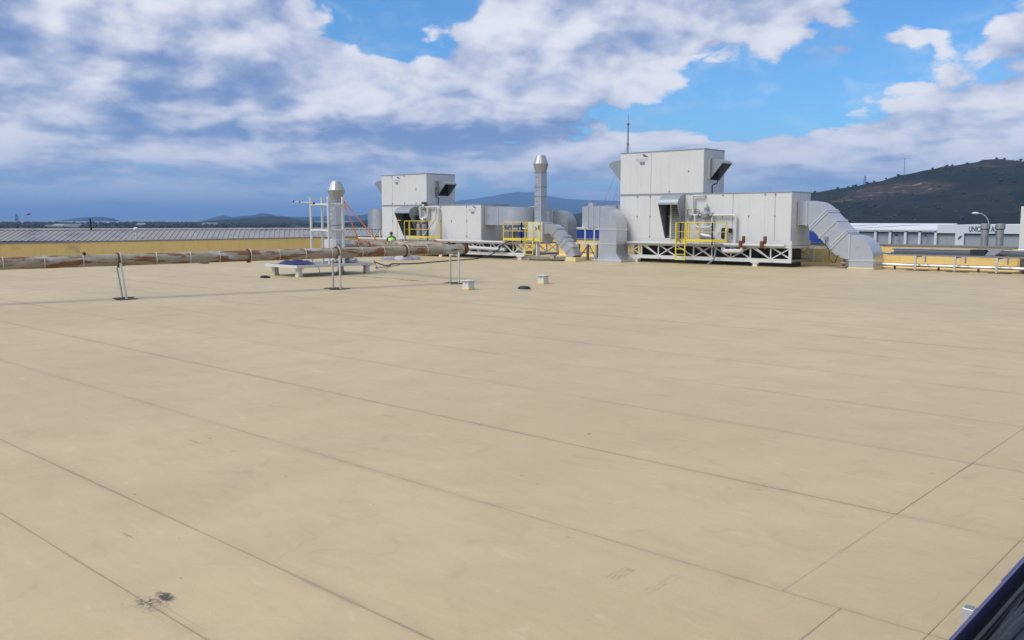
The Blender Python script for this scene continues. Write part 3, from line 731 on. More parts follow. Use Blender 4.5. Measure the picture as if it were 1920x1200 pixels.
def logo(r, x, y, z, s=1.0):
    """blue wing, unreadable small wordmark with a line under it, dark tag plate"""
    w = MB().prism([(x + .02 * s, y, z + .24 * s), (x + .16 * s, y, z + .21 * s), (x + .30 * s, y, z + .13 * s), (x + .40 * s, y, z + .06 * s), (x + .36 * s, y, z + .05 * s), (x + .2 * s, y, z + .075 * s), (x + .08 * s, y, z + .10 * s)], (0, -.004, 0))
    w.build('logo_wing', 'logo_blue', r)
    m = MB(); q = x - .38 * s
    for i, hh in enumerate((1.2, .7, .7, 1.15, .75, .8, .7, .75, 1.1)):
        m.box(q, q + .025 * s, y - .004, y, z - .10 * s, z - .10 * s + .11 * s * hh)
        if i % 2 == 0: m.box(q + .027 * s, q + .06 * s, y - .004, y, z - .10 * s, z - .075 * s)
        else: m.box(q + .027 * s, q + .06 * s, y - .004, y, z - .045 * s, z - .02 * s)
        q += .088 * s
    m.build('wordmark', 'logo_grey', r)
    MB().box(x - .34 * s, x + .36 * s, y - .004, y, z - .165 * s, z - .145 * s).build('logo_line', 'logo_grey', r)
    MB().prism([(x - .16 * s, y, z - .19 * s), (x + .19 * s, y, z - .19 * s), (x + .17 * s, y, z - .33 * s), (x - .12 * s, y, z - .33 * s)], (0, -.012, 0)).build('tag_plate', 'steel_dull', r)

def truss_frame(r, x0, x1, y0, y1, zb, zt, bay=1.15, feet=()):
    """platform of two lattice girders joined by cross members; every bar is a part"""
    for y, front in ((y0, True), (y1, False)):
        MB().beam((x0, y, zt), (x1, y, zt), .10, .12).build('top_chord', 'white_steel', r)
        MB().box(x0, x1, y - .07, y + .07, zb - .10, zb + .10).build('bottom_chord', 'white_steel', r)
        n = max(2, round((x1 - x0) / bay)); b = (x1 - x0) / n
        for i in range(n + 1):
            x = x0 + i * b; w = .16 if i in (0, n) else .065
            x = min(max(x, x0 + w / 2), x1 - w / 2)
            MB().beam((x, y - .002 * (1 if front else -1), zb + .10), (x, y - .002 * (1 if front else -1), zt - .06), w, .07, up=(0, 1, 0)).build('upright', 'white_steel', r)
            if i < n:
                MB().beam((x0 + i * b + .08, y + .03, zt - .06), (x0 + (i + 1) * b - .05, y + .03, zb + .10), .06).build('brace', 'white_steel', r)
                if i % 2 == 0: MB().beam((x0 + i * b + .06, y - .035, zb + .10), (x0 + (i + 1) * b - .06, y - .035, zt - .06), .05).build('brace', 'white_steel', r)
                if i % 3 == 1 and front: MB().beam((x0 + i * b + .3, y - .05, zt - .05), (x0 + (i + 1) * b + .18, y - .09, zb - .03), .075, .05).build('brace', 'white_steel', r)
    n = max(2, round((x1 - x0) / 2.2))
    for i in range(n + 1):
        x = x0 + .1 + (x1 - x0 - .2) * i / n
        MB().box(x - .05, x + .05, y0 + .075, y1 - .075, zb - .06, zb + .06).build('cross_member', 'steel_dull', r)
        MB().box(x - .05, x + .05, y0 + .06, y1 - .06, zt - .05, zt + .05).build('cross_member', 'white_steel', r)
    for (x, y) in feet:
        MB().box(x - .22, x + .22, y - .12, y + .12, zb - .16, zb - .103).build('foot_plate', 'white_steel', r)
        MB().box(x - .13, x + .13, y - .10, y + .10, .05, zb - .16).build('foot', 'white_steel', r)
        MB().box(x - .15, x + .15, y - .12, y + .12, -.006, .05).build('foot_pad', 'cream_block', r)

def skid(r, x0, x1, y0, y1, z0, z1):
    MB().box(x0, x1, y0, y0 + .12, z0, z1).build('base_rail', 'white_steel', r); MB().box(x0, x1, y1 - .12, y1, z0, z1).build('base_rail', 'white_steel', r)
    MB().box(x0 + .002, x0 + .12, y0 + .122, y1 - .122, z0, z1).build('base_rail', 'white_steel', r); MB().box(x1 - .12, x1 - .002, y0 + .122, y1 - .122, z0, z1).build('base_rail', 'white_steel', r)

# --- the big unit (right)
BY0, BY1 = 44.8, 47.1
r = root('steel_platform', 'white lattice steel platform carrying the big ventilation unit', 'platform', (-26, 45.8, -.006))
truss_frame(r, -31.4, -20.85, 44.52, 47.25, .33, 1.06, 1.12, feet=((-22.9, 44.55), (-22.9, 47.2), (-30.6, 44.55), (-30.6, 47.2)))
MB().box(-20.85, -18.9, 46.6, 46.75, .95, 1.10).build('outrigger', 'white_steel', r); MB().box(-19.0, -18.88, 46.62, 46.74, .05, .948).build('outrigger_leg', 'steel_dull', r)
MB().box(-19.1, -18.78, 46.55, 46.81, -.006, .05).build('foot_pad', 'cream_block', r)
MB().beam((-20.8, 46.67, .35), (-19.1, 46.67, .88), .07).build('brace', 'steel_dull', r)
u = root('ventilation_unit', 'big white two-storey ventilation unit with a tower and dark rain hoods', 'ventilation unit', (-26.5, 45.95, 1.12))
skid(u, -32.0, -21.0, BY0 - .01, BY1 + .01, 1.121, 1.38)
xbL = [-30.78, -29.88, -28.6, -27.35, -26.3, -25.1, -24.48, -23.52, -22.58, -22.0]
panel_box(u, -32.04, -21.08, BY0, BY1, 1.38, 3.97, xbL, strong=(-29.88, -24.48, -22.0))
panel_box(u, -32.04, -26.36, BY0 + .002, BY1 - .002, 4.0, 6.47, [-30.78, -29.86, -28.58, -27.33], strong=(-29.86,))
MB().box(-32.02, -26.38, BY0 + .02, BY1 - .02, 3.972, 3.999).build('joint_strip', 'unit_gasket', u)
MB().box(-26.40, -26.345, BY0 - .012, BY0 + .04, 4.004, 6.42).build('corner_trim', 'pipe_white', u); MB().box(-21.12, -21.07, BY0 - .012, BY0 + .04, 1.384, 3.92).build('corner_trim', 'pipe_white', u)
quarter_hood(u, '-Y', -28.80, -27.50, 1.42, 3.92, .82, BY0, mesh_louvres=True)
quarter_hood(u, '+X', 45.35, 46.45, 4.72, 5.92, .85, -26.36)
quarter_hood(u, '-X', 44.9, 46.3, 4.78, 6.05, .95, -32.04)
MB().box(-26.358, -26.22, 45.22, 45.33, 4.75, 5.9).build('damper_frame', 'pipe_white', u)
for k in range(12): MB().box(-26.22, -26.205, 45.24, 45.31, 4.80 + k * .09, 4.84 + k * .09).build('damper_slot', 'unit_gasket', u)
MB().tube(fpts([(-26.1, 45.9, 4.72), (-26.1, 45.9, 4.55), (-26.33, 45.75, 4.45), (-26.33, 45.75, 4.0)], .06), .025, 8).build('cable_loop', 'black_rubber', u)
logo(u, -30.5, BY0 - .002, 6.08, 1.1)

r = root('dark_filler', 'black filler boxes added to darken the space under the big unit platform', 'duct', (-26, 45.9, -.006))  # black boxes added so the view through the lattice stays dark
for i in range(5): MB().box(-30.9 + i * 1.95, -30.9 + i * 1.95 + 1.93, 45.35, 46.4, .0015, .92).build('filler_box', 'black_rubber', r, bevel=.03)
MB().box(-31.3, -21.0, 44.62, 47.2, 1.122, 1.135).build('shade_plate', 'steel_dull', u)  # plate added under the unit to keep light out of the lattice
# --- the smaller unit (left)
SY0, SY1 = 42.0, 44.7
r = root('steel_platform', 'white lattice steel platform carrying the smaller ventilation unit', 'platform', (-44, 43.2, -.006))
truss_frame(r, -51.6, -36.9, 41.62, 44.85, .33, 1.02, 1.0, feet=((-37.3, 41.65), (-37.3, 44.8), (-44.5, 41.65), (-51.2, 41.65), (-51.2, 44.8)))
u2 = root('ventilation_unit', 'smaller white two-storey ventilation unit with a tower, beside the worker', 'ventilation unit', (-46, 43.4, 1.08))
skid(u2, -51.1, -41.05, SY0 - .01, SY1 + .01, 1.081, 1.28)
panel_box(u2, -51.13, -41.07, SY0, SY1, 1.28, 3.49, [-49.95, -48.6, -47.3, -46.2, -44.9, -43.85, -42.4], strong=(-49.95, -42.4))
panel_box(u2, -51.13, -46.30, SY0 + .002, SY1 - .002, 3.52, 5.66, [-49.93, -48.62, -47.4], strong=(-49.93,))
MB().box(-51.11, -46.32, SY0 + .02, SY1 - .02, 3.492, 3.519).build('joint_strip', 'unit_gasket', u2)
MB().box(-46.34, -46.285, SY0 - .012, SY0 + .04, 3.524, 5.61).build('corner_trim', 'pipe_white', u2); MB().box(-41.11, -41.06, SY0 - .012, SY0 + .04, 1.284, 3.44).build('corner_trim', 'pipe_white', u2)
quarter_hood(u2, '-Y', -48.75, -47.2, 1.35, 3.40, .85, SY0)
quarter_hood(u2, '+X', 42.95, 44.05, 4.12, 5.15, .85, -46.30)
quarter_hood(u2, '-X', 42.1, 43.4, 4.25, 5.3, .85, -51.13)
MB().box(-46.298, -46.17, 42.82, 42.93, 4.15, 5.16).build('damper_frame', 'unit_trim', u2)
MB().tube(fpts([(-46.2, 42.86, 4.7), (-46.14, 42.72, 4.6), (-46.14, 42.72, 4.05), (-46.14, 43.0, 3.95), (-46.24, 43.0, 3.54)], .06), .028, 8).build('cable_loop', 'black_rubber', u2)
logo(u2, -50.0 + .55, SY0 - .002, 5.3, .95); logo(u2, -41.85, SY0 - .002, 3.18, .9)

r = root('dark_filler', 'black filler boxes added to darken the space under the smaller unit platform', 'duct', (-46, 43.2, -.006))  # added black filler, stands in for deep shade below this unit
for i in range(5): MB().box(-50.9 + i * 2.3, -50.9 + i * 2.3 + 2.28, 42.5, 43.6, .0015, .88).build('filler_box', 'black_rubber', r, bevel=.03)
MB().box(-51.0, -41.1, 41.8, 44.6, 1.082, 1.095).build('shade_plate', 'steel_dull', u2)  # same added plate, blocks light below the smaller unit
# ------------------------------------------------------------------ ducts
def duct(r, pts, rad, w, d, side, rings=(), name='duct_run', n=7, mat='galvanised', mid_ring=True):
    path = fillet(pts, rad, n); MB().loft(rect_loops(path, w, d, side)).build(name, mat, r, smooth=True)
    for p, t in rings:
        m = MB(); frame_ring(m, p, t, w, d, side); m.build('flange', 'galvanised_rim', r)

# duct from the smaller unit, round behind the exhaust stack and down
r = root('supply_duct', 'galvanised duct bending from the smaller unit round behind the exhaust stack', 'duct', (-38, 43, 1.1))
duct(r, [(-41.06, 42.85, 2.72), (-38.3, 42.85, 2.72), (-38.3, 45.2, 2.72)], [.95], 1.1, 1.15, (0, 0, 1), [((-40.95, 42.85, 2.72), (1, 0, 0)), ((-39.85, 42.85, 2.72), (1, 0, 0)), ((-38.3, 44.2, 2.72), (0, 1, 0))])
for (x, y) in ((-38.9, 42.5), (-38.9, 43.2), (-37.9, 44.9)): MB().beam((x, y, 1.08), (x, y, 2.144), .06).build('stand_leg', 'steel_dull', r)
MB().tube(fpts([(-39.4, 42.3, 2.12), (-39.0, 42.25, 1.9), (-38.7, 42.3, 2.05), (-38.4, 42.3, 1.6), (-38.4, 42.3, 1.09)], .1), .03, 8).build('cable_loop', 'black_rubber', r)
r = root('return_duct', 'dark galvanised duct curving down to the right of the tall exhaust stack', 'duct', (-35, 44.2, 1.1))
duct(r, [(-37.6, 43.95, 2.58), (-35.5, 43.95, 2.58), (-35.5, 43.95, 1.08)], [.5], .92, .9, (0, 1, 0), [((-36.25, 43.95, 2.58), (1, 0, 0))], mat='hood_metal')

# fan box with tall square exhaust stack
r = root('exhaust_fan', 'white fan box on legs at the foot of the tall square exhaust stack', 'fan', (-36.4, 42.4, 1.08))
MB().box(-37.0, -35.8, 41.95, 43.0, 1.13, 2.33).build('housing', 'unit_panel', r, bevel=.01)
for x in (-36.9, -35.9):
    for y in (42.05, 42.9): MB().box(x - .06, x + .06, y - .06, y + .06, 1.07, 1.128).build('foot', 'steel_dull', r)
MB().lathe((-36.0, 41.945, 1.9), [(.10, 0), (.10, .25)], 12).build('motor_cover', 'black_rubber', r)
MB().tube([(-36.35, 41.93, 2.05), (-36.25, 41.9, 1.98), (-36.3, 41.93, 1.85)], .025, 6).build('handle', 'black_rubber', r)
def stack(r, x, y, z0, z1, hw, cap_w, cap_h, joints, slots=True):
    MB().lathe((x, y, 0), [(hw, z0), (hw, z1 - cap_h)], square=4).build('stack_duct', 'galvanised', r)
    for z in joints:
        MB().lathe((x, y, 0), [(hw + .025, z - .03), (hw + .025, z + .03)], square=4).build('joint_band', 'hood_metal', r)
    if slots:
        z = z0 + .25
        while z < z1 - cap_h - .15:
            MB().box(x - hw * .95, x + hw * .15, y - hw - .014, y - hw - .001, z, z + .035).build('clip_strip', 'hood_metal' if random.random() < .5 else 'galvanised_rim', r); z += random.choice((.15, .18, .34))
    c0 = z1 - cap_h
    MB().lathe((x, y, 0), [(hw * 1.12, c0), (hw * 1.22, c0 + .02), (cap_w, c0 + cap_h * .5), (cap_w, c0 + cap_h * .53), (cap_w * .58, z1), (cap_w * .52, z1), (cap_w * .5, z1 - .1)], 16).build('cap_cone', 'vent_metal', r)
stack(r, -36.45, 42.55, 2.332, 6.42, .265, .47, 1.08, (3.9, 4.5, 5.38))

# descending duct to the yellow curb
r = root('transfer_duct', 'ribbed galvanised duct stepping down from the fan box to a small cream roof curb', 'duct', (-34.4, 42.4, -.006))
path = [(-35.79, 42.4, 1.93), (-35.15, 42.4, 1.93), (-33.75, 42.4, .60), (-33.60, 42.4, .25)]
MB().loft(rect_loops(fillet(path, [.32, .34], 5), .58, .66, (0, 1, 0))).build('duct_run', 'galvanised', r, smooth=True)
sl = (Vector(path[2]) - Vector(path[1])).normalized()
for k, off in enumerate((.22, .30, .92, 1.02, 1.25, 1.33, 1.78, 1.86)):
    m = MB(); frame_ring(m, Vector(path[1]) + sl * off, sl, .58, .66, (0, 1, 0), .022, .05); m.build('flange', 'galvanised_rim', r)
m = MB(); frame_ring(m, (-35.55, 42.4, 1.93), (1, 0, 0), .58, .66, (0, 1, 0), .03, .05); m.build('flange', 'galvanised_rim', r)
MB().box(-33.99, -33.22, 41.98, 42.82, .0015, .25).build('roof_curb', 'cream_block', r, bevel=.015)

# plenum and down duct left of the big unit
r = root('down_duct', 'wide galvanised duct turning down to the roof in front of the big unit', 'duct', (-32.3, 43.8, -.006))
duct(r, [(-33.78, 43.85, 2.65), (-31.85, 43.85, 2.65), (-31.85, 43.85, .62)], [.68], 1.26, 1.08, (0, 1, 0), [((-33.35, 43.85, 2.65), (1, 0, 0)), ((-32.95, 43.85, 2.65), (1, 0, 0)), ((-32.50, 43.85, 2.65), (1, 0, 0)), ((-31.85, 43.85, 1.92), (0, 0, -1)), ((-31.85, 43.85, 1.06), (0, 0, -1))], n=9)
lo = []
for k in range(7):
    t = k / 6; e_ = t * t
    lo.append([(-32.48 - .12 * e_, 43.31 - .03 * e_, .62 - .5 * t), (-31.22 + .42 * e_, 43.31 - .03 * e_, .62 - .5 * t), (-31.22 + .42 * e_, 44.39 + .1 * e_, .62 - .5 * t), (-32.48 - .12 * e_, 44.39 + .1 * e_, .62 - .5 * t)])
MB().loft(lo).build('flared_foot', 'galvanised', r, smooth=True)
MB().box(-32.75, -30.65, 43.02, 44.48, .0015, .12).build('base_frame', 'galvanised_rim', r, bevel=.01)
MB().box(-33.55, -33.2, 43.6, 44.0, 3.282, 3.50).build('top_box', 'galvanised', r, bevel=.01)
for (x, y) in ((-33.6, 43.4), (-33.6, 44.3), (-32.9, 43.4), (-32.9, 44.3)): MB().beam((x, y, 1.08), (x, y, 2.02), .07).build('stand_leg', 'white_steel', r)
MB().box(-34.2, -32.6, 43.35, 44.4, 1.0, 1.08).build('stand_shelf', 'white_steel', r)
for (x, y) in ((-34.1, 43.42), (-32.72, 43.42), (-34.1, 44.32), (-32.72, 44.32)): MB().box(x - .06, x + .06, y - .06, y + .06, .0015, .998).build('shelf_leg', 'steel_dull', r)
for (a, b) in (((-34.1, 43.42, .1), (-33.4, 43.42, .95)), ((-33.3, 43.42, .95), (-32.75, 43.42, .1)), ((-34.1, 43.42, .5), (-32.75, 43.42, .5))): MB().beam(a, b, .05).build('brace', 'steel_dull', r)
# thin pipe bridging the gap between both platforms
tag(MB().tube([(-35.05, 44.3, 1.95), (-33.85, 44.3, 1.95)], .045, 8).build('bridge_pipe', 'pipe_white'), 'thin white pipe bridging the gap left of the wide down duct', 'pipe')
# blue-grey rooflight ridge just left of the big unit
r = root('roof_cowl', 'low metal roof cowl showing behind the down duct, left of the big unit', 'cowl', (-34.0, 47.4, 1.08))
MB().prism([(-35.6, 46.9, 3.18), (-34.6, 46.9, 3.42), (-32.4, 46.9, 3.42), (-32.4, 46.9, 3.10), (-35.6, 46.9, 3.10)], (0, .9, 0)).build('cowl_cover', 'galvanised', r)
for x in (-35.2, -32.6): MB().box(x - .06, x + .06, 47.2, 47.5, .0015, 3.10).build('cowl_leg', 'steel_dull', r)
for x in (-33.8, -33.2, -32.8): MB().box(x - .04, x + .04, 46.86, 46.895, 3.14, 3.40).build('cowl_rib', 'steel_dull', r)

# plenum left of the smaller unit
r = root('side_duct', 'pale galvanised duct on legs against the left end of the smaller unit', 'duct', (-52.4, 43.0, -.006))
MB().lathe((-52.35, 42.75, 0), [(.02, 1.80), (.85, 1.802), (.85, 3.27), (.02, 3.275)], 28).build('duct_drum', 'galvanised', r, smooth=True)
for (x, y) in ((-52.75, 42.35), (-51.75, 42.3)): MB().beam((x, y, .0015), (x, y, 1.80), .08).build('stand_leg', 'white_steel', r)
MB().beam((-52.72, 42.3, .95), (-51.8, 42.25, 1.72), .06).build('brace', 'white_steel', r)

# big sloping duct at the right end of the big unit
r = root('sloping_duct', 'large galvanised duct sloping from the big unit down into the roof', 'duct', (-18.5, 46.2, -.006))
P5 = [(-21.07, 46.2, 2.84), (-20.22, 46.2, 2.84), (-18.49, 46.2, 1.11), (-17.6, 46.2, 1.11), (-17.6, 46.2, .06)]
sd = (Vector(P5[2]) - Vector(P5[1])).normalized()
duct(r, P5, [.66, .64, .63], 1.24, 1.38, (0, 1, 0), [((-20.99, 46.2, 2.84), (1, 0, 0)), ((-20.56, 46.2, 2.84), (1, 0, 0))] + [(Vector(P5[1]) + sd * o, sd) for o in (.40, .52, 1.18, 1.90, 2.02)] + [((-18.225, 46.2, 1.11), (1, 0, 0)), ((-17.6, 46.2, .44), (0, 0, -1))], n=9)
MB().box(-18.27, -16.93, 45.46, 46.94, .0015, .075).build('roof_curb', 'cream_block', r, bevel=.01)
MB().box(-19.55, -19.35, 45.42, 45.50, 1.45, 1.62).build('sensor_box', 'steel_dull', r)
MB().tube(fpts([(-19.45, 45.44, 1.45), (-19.42, 45.40, 1.2), (-19.2, 45.38, .9), (-19.2, 45.35, .45), (-18.9, 45.35, .25), (-18.75, 45.4, .7)], .09), .022, 8).build('sensor_cable', 'black_rubber', r)

# ------------------------------------------------------------------ yellow guard rails
def rail(r, pts, z0, posts=True, h=1.08, toe=True, th=.042):
    for a, b in zip(pts, pts[1:]):
        A, B = Vector((*a, 0)), Vector((*b, 0)); up = Vector((0, 0, 1))
        MB().beam(A + up * (z0 + h), B + up * (z0 + h), th).build('top_rail', 'yellow_paint', r)
        MB().beam(A + up * (z0 + h * .52), B + up * (z0 + h * .52), th * .8).build('mid_rail', 'yellow_paint', r)
        if toe: MB().beam(A + up * (z0 + .08), B + up * (z0 + .08), .014, .15).build('toe_board', 'yellow_paint', r)
        n = max(1, round((B - A).length / .75))
        for k in range(n + 1):
            p = A + (B - A) * k / n; w = .055 if k in (0, n) else .036
            MB().box(p.x - w / 2, p.x + w / 2, p.y - w / 2 + .03, p.y + w / 2 + .03, z0 - .14, z0 + h + .02).build('post', 'yellow_paint', r)
def ladder(r, x0, x1, y, z0, z1, dz=.30):
    for x in (x0, x1): MB().box(x - .028, x + .028, y - .02, y + .02, z0, z1).build('ladder_stile', 'yellow_paint', r)
    z = z0 + .03
    while z < 1.3: MB().box(x0 + .028, x1 - .028, y - .018, y + .018, z - .02, z + .02).build('ladder_rung', 'yellow_paint', r); z += dz
def decking(r, x0, x1, y0, y1, z):
    MB().box(x0, x1, y0, y1, z - .04, z).build('walkway_deck', 'steel_dull', r)
r = root('guard_rail', 'yellow guard rail with ladder in front of the big unit', 'guard rail', (-26, 44.1, .2))
ladder(r, -27.50, -26.90, 43.88, .22, 2.36); rail(r, [(-26.84, 43.9), (-25.22, 43.9), (-24.62, 44.38)], 1.26); rail(r, [(-27.50, 43.94), (-27.50, 44.32), (-26.95, 44.36)], 1.26, toe=True)
decking(r, -27.45, -24.7, 43.96, 44.44, 1.17)
for x in (-27.2, -25.2): MB().beam((x, 44.45, .95), (x, 43.97, 1.11), .05).build('bracket', 'white_steel', r)
r = root('guard_rail', 'yellow guard rail with curved ends in front of the smaller unit', 'guard rail', (-46.3, 41.2, .9))
rail(r, [(-47.1, 41.05), (-45.25, 41.05), (-44.55, 41.55)], 1.22, h=1.18); rail(r, [(-48.15, 41.55), (-47.55, 41.05), (-47.55, 41.5)], 1.22, h=1.18, toe=False)
MB().tube(fpts([(-48.3, 41.0, 1.0), (-48.3, 41.0, 2.42), (-47.9, 41.0, 2.44)], .12), .028, 8).build('grab_bar', 'yellow_paint', r)
MB().tube(fpts([(-47.45, 40.95, 1.0), (-47.45, 40.95, 2.38), (-47.1, 40.95, 2.40)], .12), .028, 8).build('grab_bar', 'yellow_paint', r)
decking(r, -48.2, -44.6, 41.1, 41.55, 1.13)
for x in (-48.0, -46.3, -44.8): MB().beam((x, 41.56, .95), (x, 41.12, 1.07), .05).build('bracket', 'white_steel', r)
r = root('guard_rail', 'yellow guard rail with ladder beside the fan box of the tall stack', 'guard rail', (-37.2, 41.2, .2))
rail(r, [(-38.36, 41.2), (-36.86, 41.2), (-36.58, 41.45)], 1.2, h=1.14); ladder(r, -36.52, -35.92, 41.2, .36, 2.36); rail(r, [(-36.44, 41.28), (-35.42, 41.28)], 1.2, h=1.14)
decking(r, -38.3, -35.45, 41.26, 41.56, 1.11)
for x in (-38.1, -36.7): MB().beam((x, 41.6, .9), (x, 41.28, 1.06), .05).build('bracket', 'white_steel', r)
MB().box(-35.75, -35.65, 41.3, 41.55, .3, 1.065).build('bracket', 'white_steel', r)

# ------------------------------------------------------------------ gas trains and pipes on the platforms
r = root('gas_train', 'white gas pipework with valves on the front of the big unit', 'pipework', (-25.3, 44.4, 1.1))
Y = 44.62
MB().tube(fpts([(-26.2, 44.79, 3.83), (-26.2, Y, 3.83), (-26.88, Y, 3.83), (-26.88, Y, 2.74), (-26.3, Y, 2.74)], .09), .06, 10).build('riser_pipe', 'pipe_white', r, smooth=True)
MB().tube(fpts([(-26.35, Y, 2.74), (-25.0, Y, 2.74), (-24.18, Y, 2.74), (-24.18, Y, 1.0)], [.1, .16]), .07, 12).build('header_pipe', 'pipe_white', r, smooth=True)
MB().tube(fpts([(-26.72, Y - .02, 2.7), (-26.72, Y - .02, 2.06), (-25.62, Y - .02, 2.06), (-25.62, Y - .02, 2.7)], .26, 7), .06, 12).build('bypass_pipe', 'pipe_white', r, smooth=True)
for x in (-26.5, -26.22): MB().tube([(x, Y, 2.0), (x, Y, 1.35)], .045, 8).build('drop_pipe', 'pipe_white', r)
MB().lathe((-26.05, Y - .02, 2.52), [(.10, 0), (.26, .10), (.28, .30), (.18, .42), (.09, .48), (.09, .62)], 14).build('valve_body', 'valve_grey', r, smooth=True)
MB().lathe((-26.05, Y - .02, 3.16), [(.05, 0), (.12, .02), (.10, .20), (.05, .24)], 10).build('actuator_cap', 'pipe_white', r)
for x in (-26.5, -25.65): MB().tube([(x - .05, Y, 2.74), (x + .05, Y, 2.74)], .15, 12).build('pipe_flange', 'steel_dull', r)
MB().tube([(-26.35, Y - .1, 1.62), (-26.2, Y - .1, 1.60), (-25.7, Y - .1, 1.52), (-25.45, Y - .12, 1.45)], [.08, .22, .22, .09], 12).build('filter_body', 'valve_grey', r, smooth=True)
MB().beam((-24.75, 44.30, 2.3), (-25.2, 44.12, 1.10), .06).build('stay', 'pipe_white', r); MB().beam((-24.7, 44.5, 2.2), (-24.7, 44.5, 1.17), .09).build('stay', 'pipe_white', r)
MB().box(-25.05, -24.82, 44.6, 44.76, 1.45, 2.05).build('control_box', 'black_rubber', r); MB().box(-24.62, -24.45, 44.62, 44.76, 1.78, 2.02).build('control_box', 'black_rubber', r)
for (a, b, z) in ((-27.3, -26.5, 3.06), (-26.9, -26.6, 2.95)): MB().tube(fpts([(a, Y + .12, 2.75), (a, Y + .08, z), (b, Y + .05, z), (b, Y + .02, 2.82)], .07), .016, 6).build('signal_cable', 'black_rubber', r)
MB().box(-27.25, -26.95, 44.62, 44.78, 2.55, 2.76).build('junction_box', 'steel_dull', r)
r = root('gas_train', 'white gas pipework with valves on the front of the smaller unit', 'pipework', (-45.5, 41.7, 1.0))
Y = 41.82
MB().tube(fpts([(-46.6, Y, 3.32), (-44.93, Y, 3.36), (-44.93, Y, 1.0)], .2), .075, 12).build('header_pipe', 'pipe_white', r, smooth=True)
MB().tube(fpts([(-46.75, Y, 3.28), (-46.75, Y, 2.55), (-46.45, Y, 2.5)], .1), .08, 10).build('bypass_pipe', 'pipe_white', r, smooth=True)
MB().tube(fpts([(-46.0, Y, 3.3), (-46.0, Y, 2.62), (-46.5, Y, 2.60)], .13), .09, 10).build('bypass_pipe', 'pipe_white', r, smooth=True)
MB().lathe((-46.4, Y, 3.12), [(.1, 0), (.2, .08), (.22, .24), (.12, .34), (.1, .42)], 12).build('valve_body', 'valve_grey', r, smooth=True)
MB().box(-46.55, -46.15, Y - .1, Y + .08, 3.55, 3.68).build('actuator_cap', 'black_rubber', r)
MB().lathe((-46.5, Y, 2.2), [(.06, 0), (.17, .08), (.17, .3), (.08, .42)], 12).build('filter_body', 'valve_grey', r, smooth=True)
for x in (-46.9, -46.35): MB().tube([(x, Y, 2.2), (x, Y, 1.3)], .20, 12).build('wrapped_drum', 'plastic_film', r, smooth=True)
MB().tube([(-45.18, Y, 3.2), (-45.2, Y - .03, 2.55), (-46.15, 41.35, 1.2)], .05, 8).build('stay', 'pipe_white', r)
MB().box(-47.15, -46.95, 41.72, 41.98, 2.45, 2.78).build('junction_box', 'black_rubber', r)
MB().tube(fpts([(-47.1, Y + .1, 2.8), (-47.1, Y + .1, 3.42), (-46.5, Y + .1, 3.42), (-46.5, Y + .1, 3.52)], .14), .018, 6).build('signal_cable', 'black_rubber', r)
MB().tube(fpts([(-45.95, 41.7, 1.3), (-45.7, 41.7, 1.75), (-45.6, 41.7, 1.25)], .1), .06, 8).build('drain_pipe', 'pipe_white', r, smooth=True)
# long pipes lying on the platform fronts
tag(MB().tube([(-31.2, 44.36, 1.14), (-28.0, 44.34, 1.15), (-23.9, 44.34, 1.14), (-21.2, 44.38, 1.13)], .075, 10).build('supply_pipe', 'pipe_white', smooth=True), 'long white pipe along the front edge of the big unit platform', 'pipe')
tag(MB().tube([(-53.2, 41.45, 1.12), (-48, 41.42, 1.10), (-43, 41.40, 1.10), (-38.4, 41.44, 1.08)], .075, 10).build('supply_pipe', 'pipe_white', smooth=True), 'long white pipe along the front edge of the smaller unit platform', 'pipe')
tag(MB().tube(fpts([(-24.75, 44.33, .99), (-24.75, 44.30, .78), (-23.6, 44.30, .80), (-23.55, 44.30, .98)], .16), .12, 12).build('drain_elbow', 'pipe_white', smooth=True), 'fat white pipe elbow hanging under the big unit platform edge', 'pipe')
tag(MB().tube([(-42.2, 41.44, .70), (-40.5, 41.42, .66), (-38.4, 41.42, .62)], .11, 12).build('drain_pipe', 'pipe_white', smooth=True), 'fat white pipe low in the lattice of the smaller unit platform', 'pipe')
tag(MB().tube(fpts([(-25.15, 44.2, 1.0), (-25.12, 44.15, .7), (-25.15, 44.1, .35), (-25.5, 44.0, .03)], .15), .05, 8).build('drain_hose', 'steel_dull', smooth=True), 'grey hose dropping from the big unit platform to the roof', 'hose')
for x, lab in ((-23.6, 'rusty steel bracket standing on the big unit platform, nearer the yellow rail'), (-22.35, 'rusty steel bracket standing on the big unit platform, nearer the sloping duct')):
    r = root('rusty_bracket', lab, 'bracket', (x, 44.4, 1.2), 'rusty brackets on the platform')
    MB().box(x - .16, x + .02, 44.2, 44.30, .98, 1.36).build('plate', 'rust_steel', r, bevel=.012); MB().box(x - .02, x + .14, 44.305, 44.40, 1.22, 1.62).build('plate', 'rust_steel', r, bevel=.012)
    MB().tube([(x + .08, 44.2, 1.05), (x + .2, 44.15, .95)], .06, 8).build('pipe_stub', 'rust_steel', r)
    MB().beam((x + .1, 44.35, 1.24), (x + .7, 44.45, 1.34), .06).build('arm', 'white_steel', r)

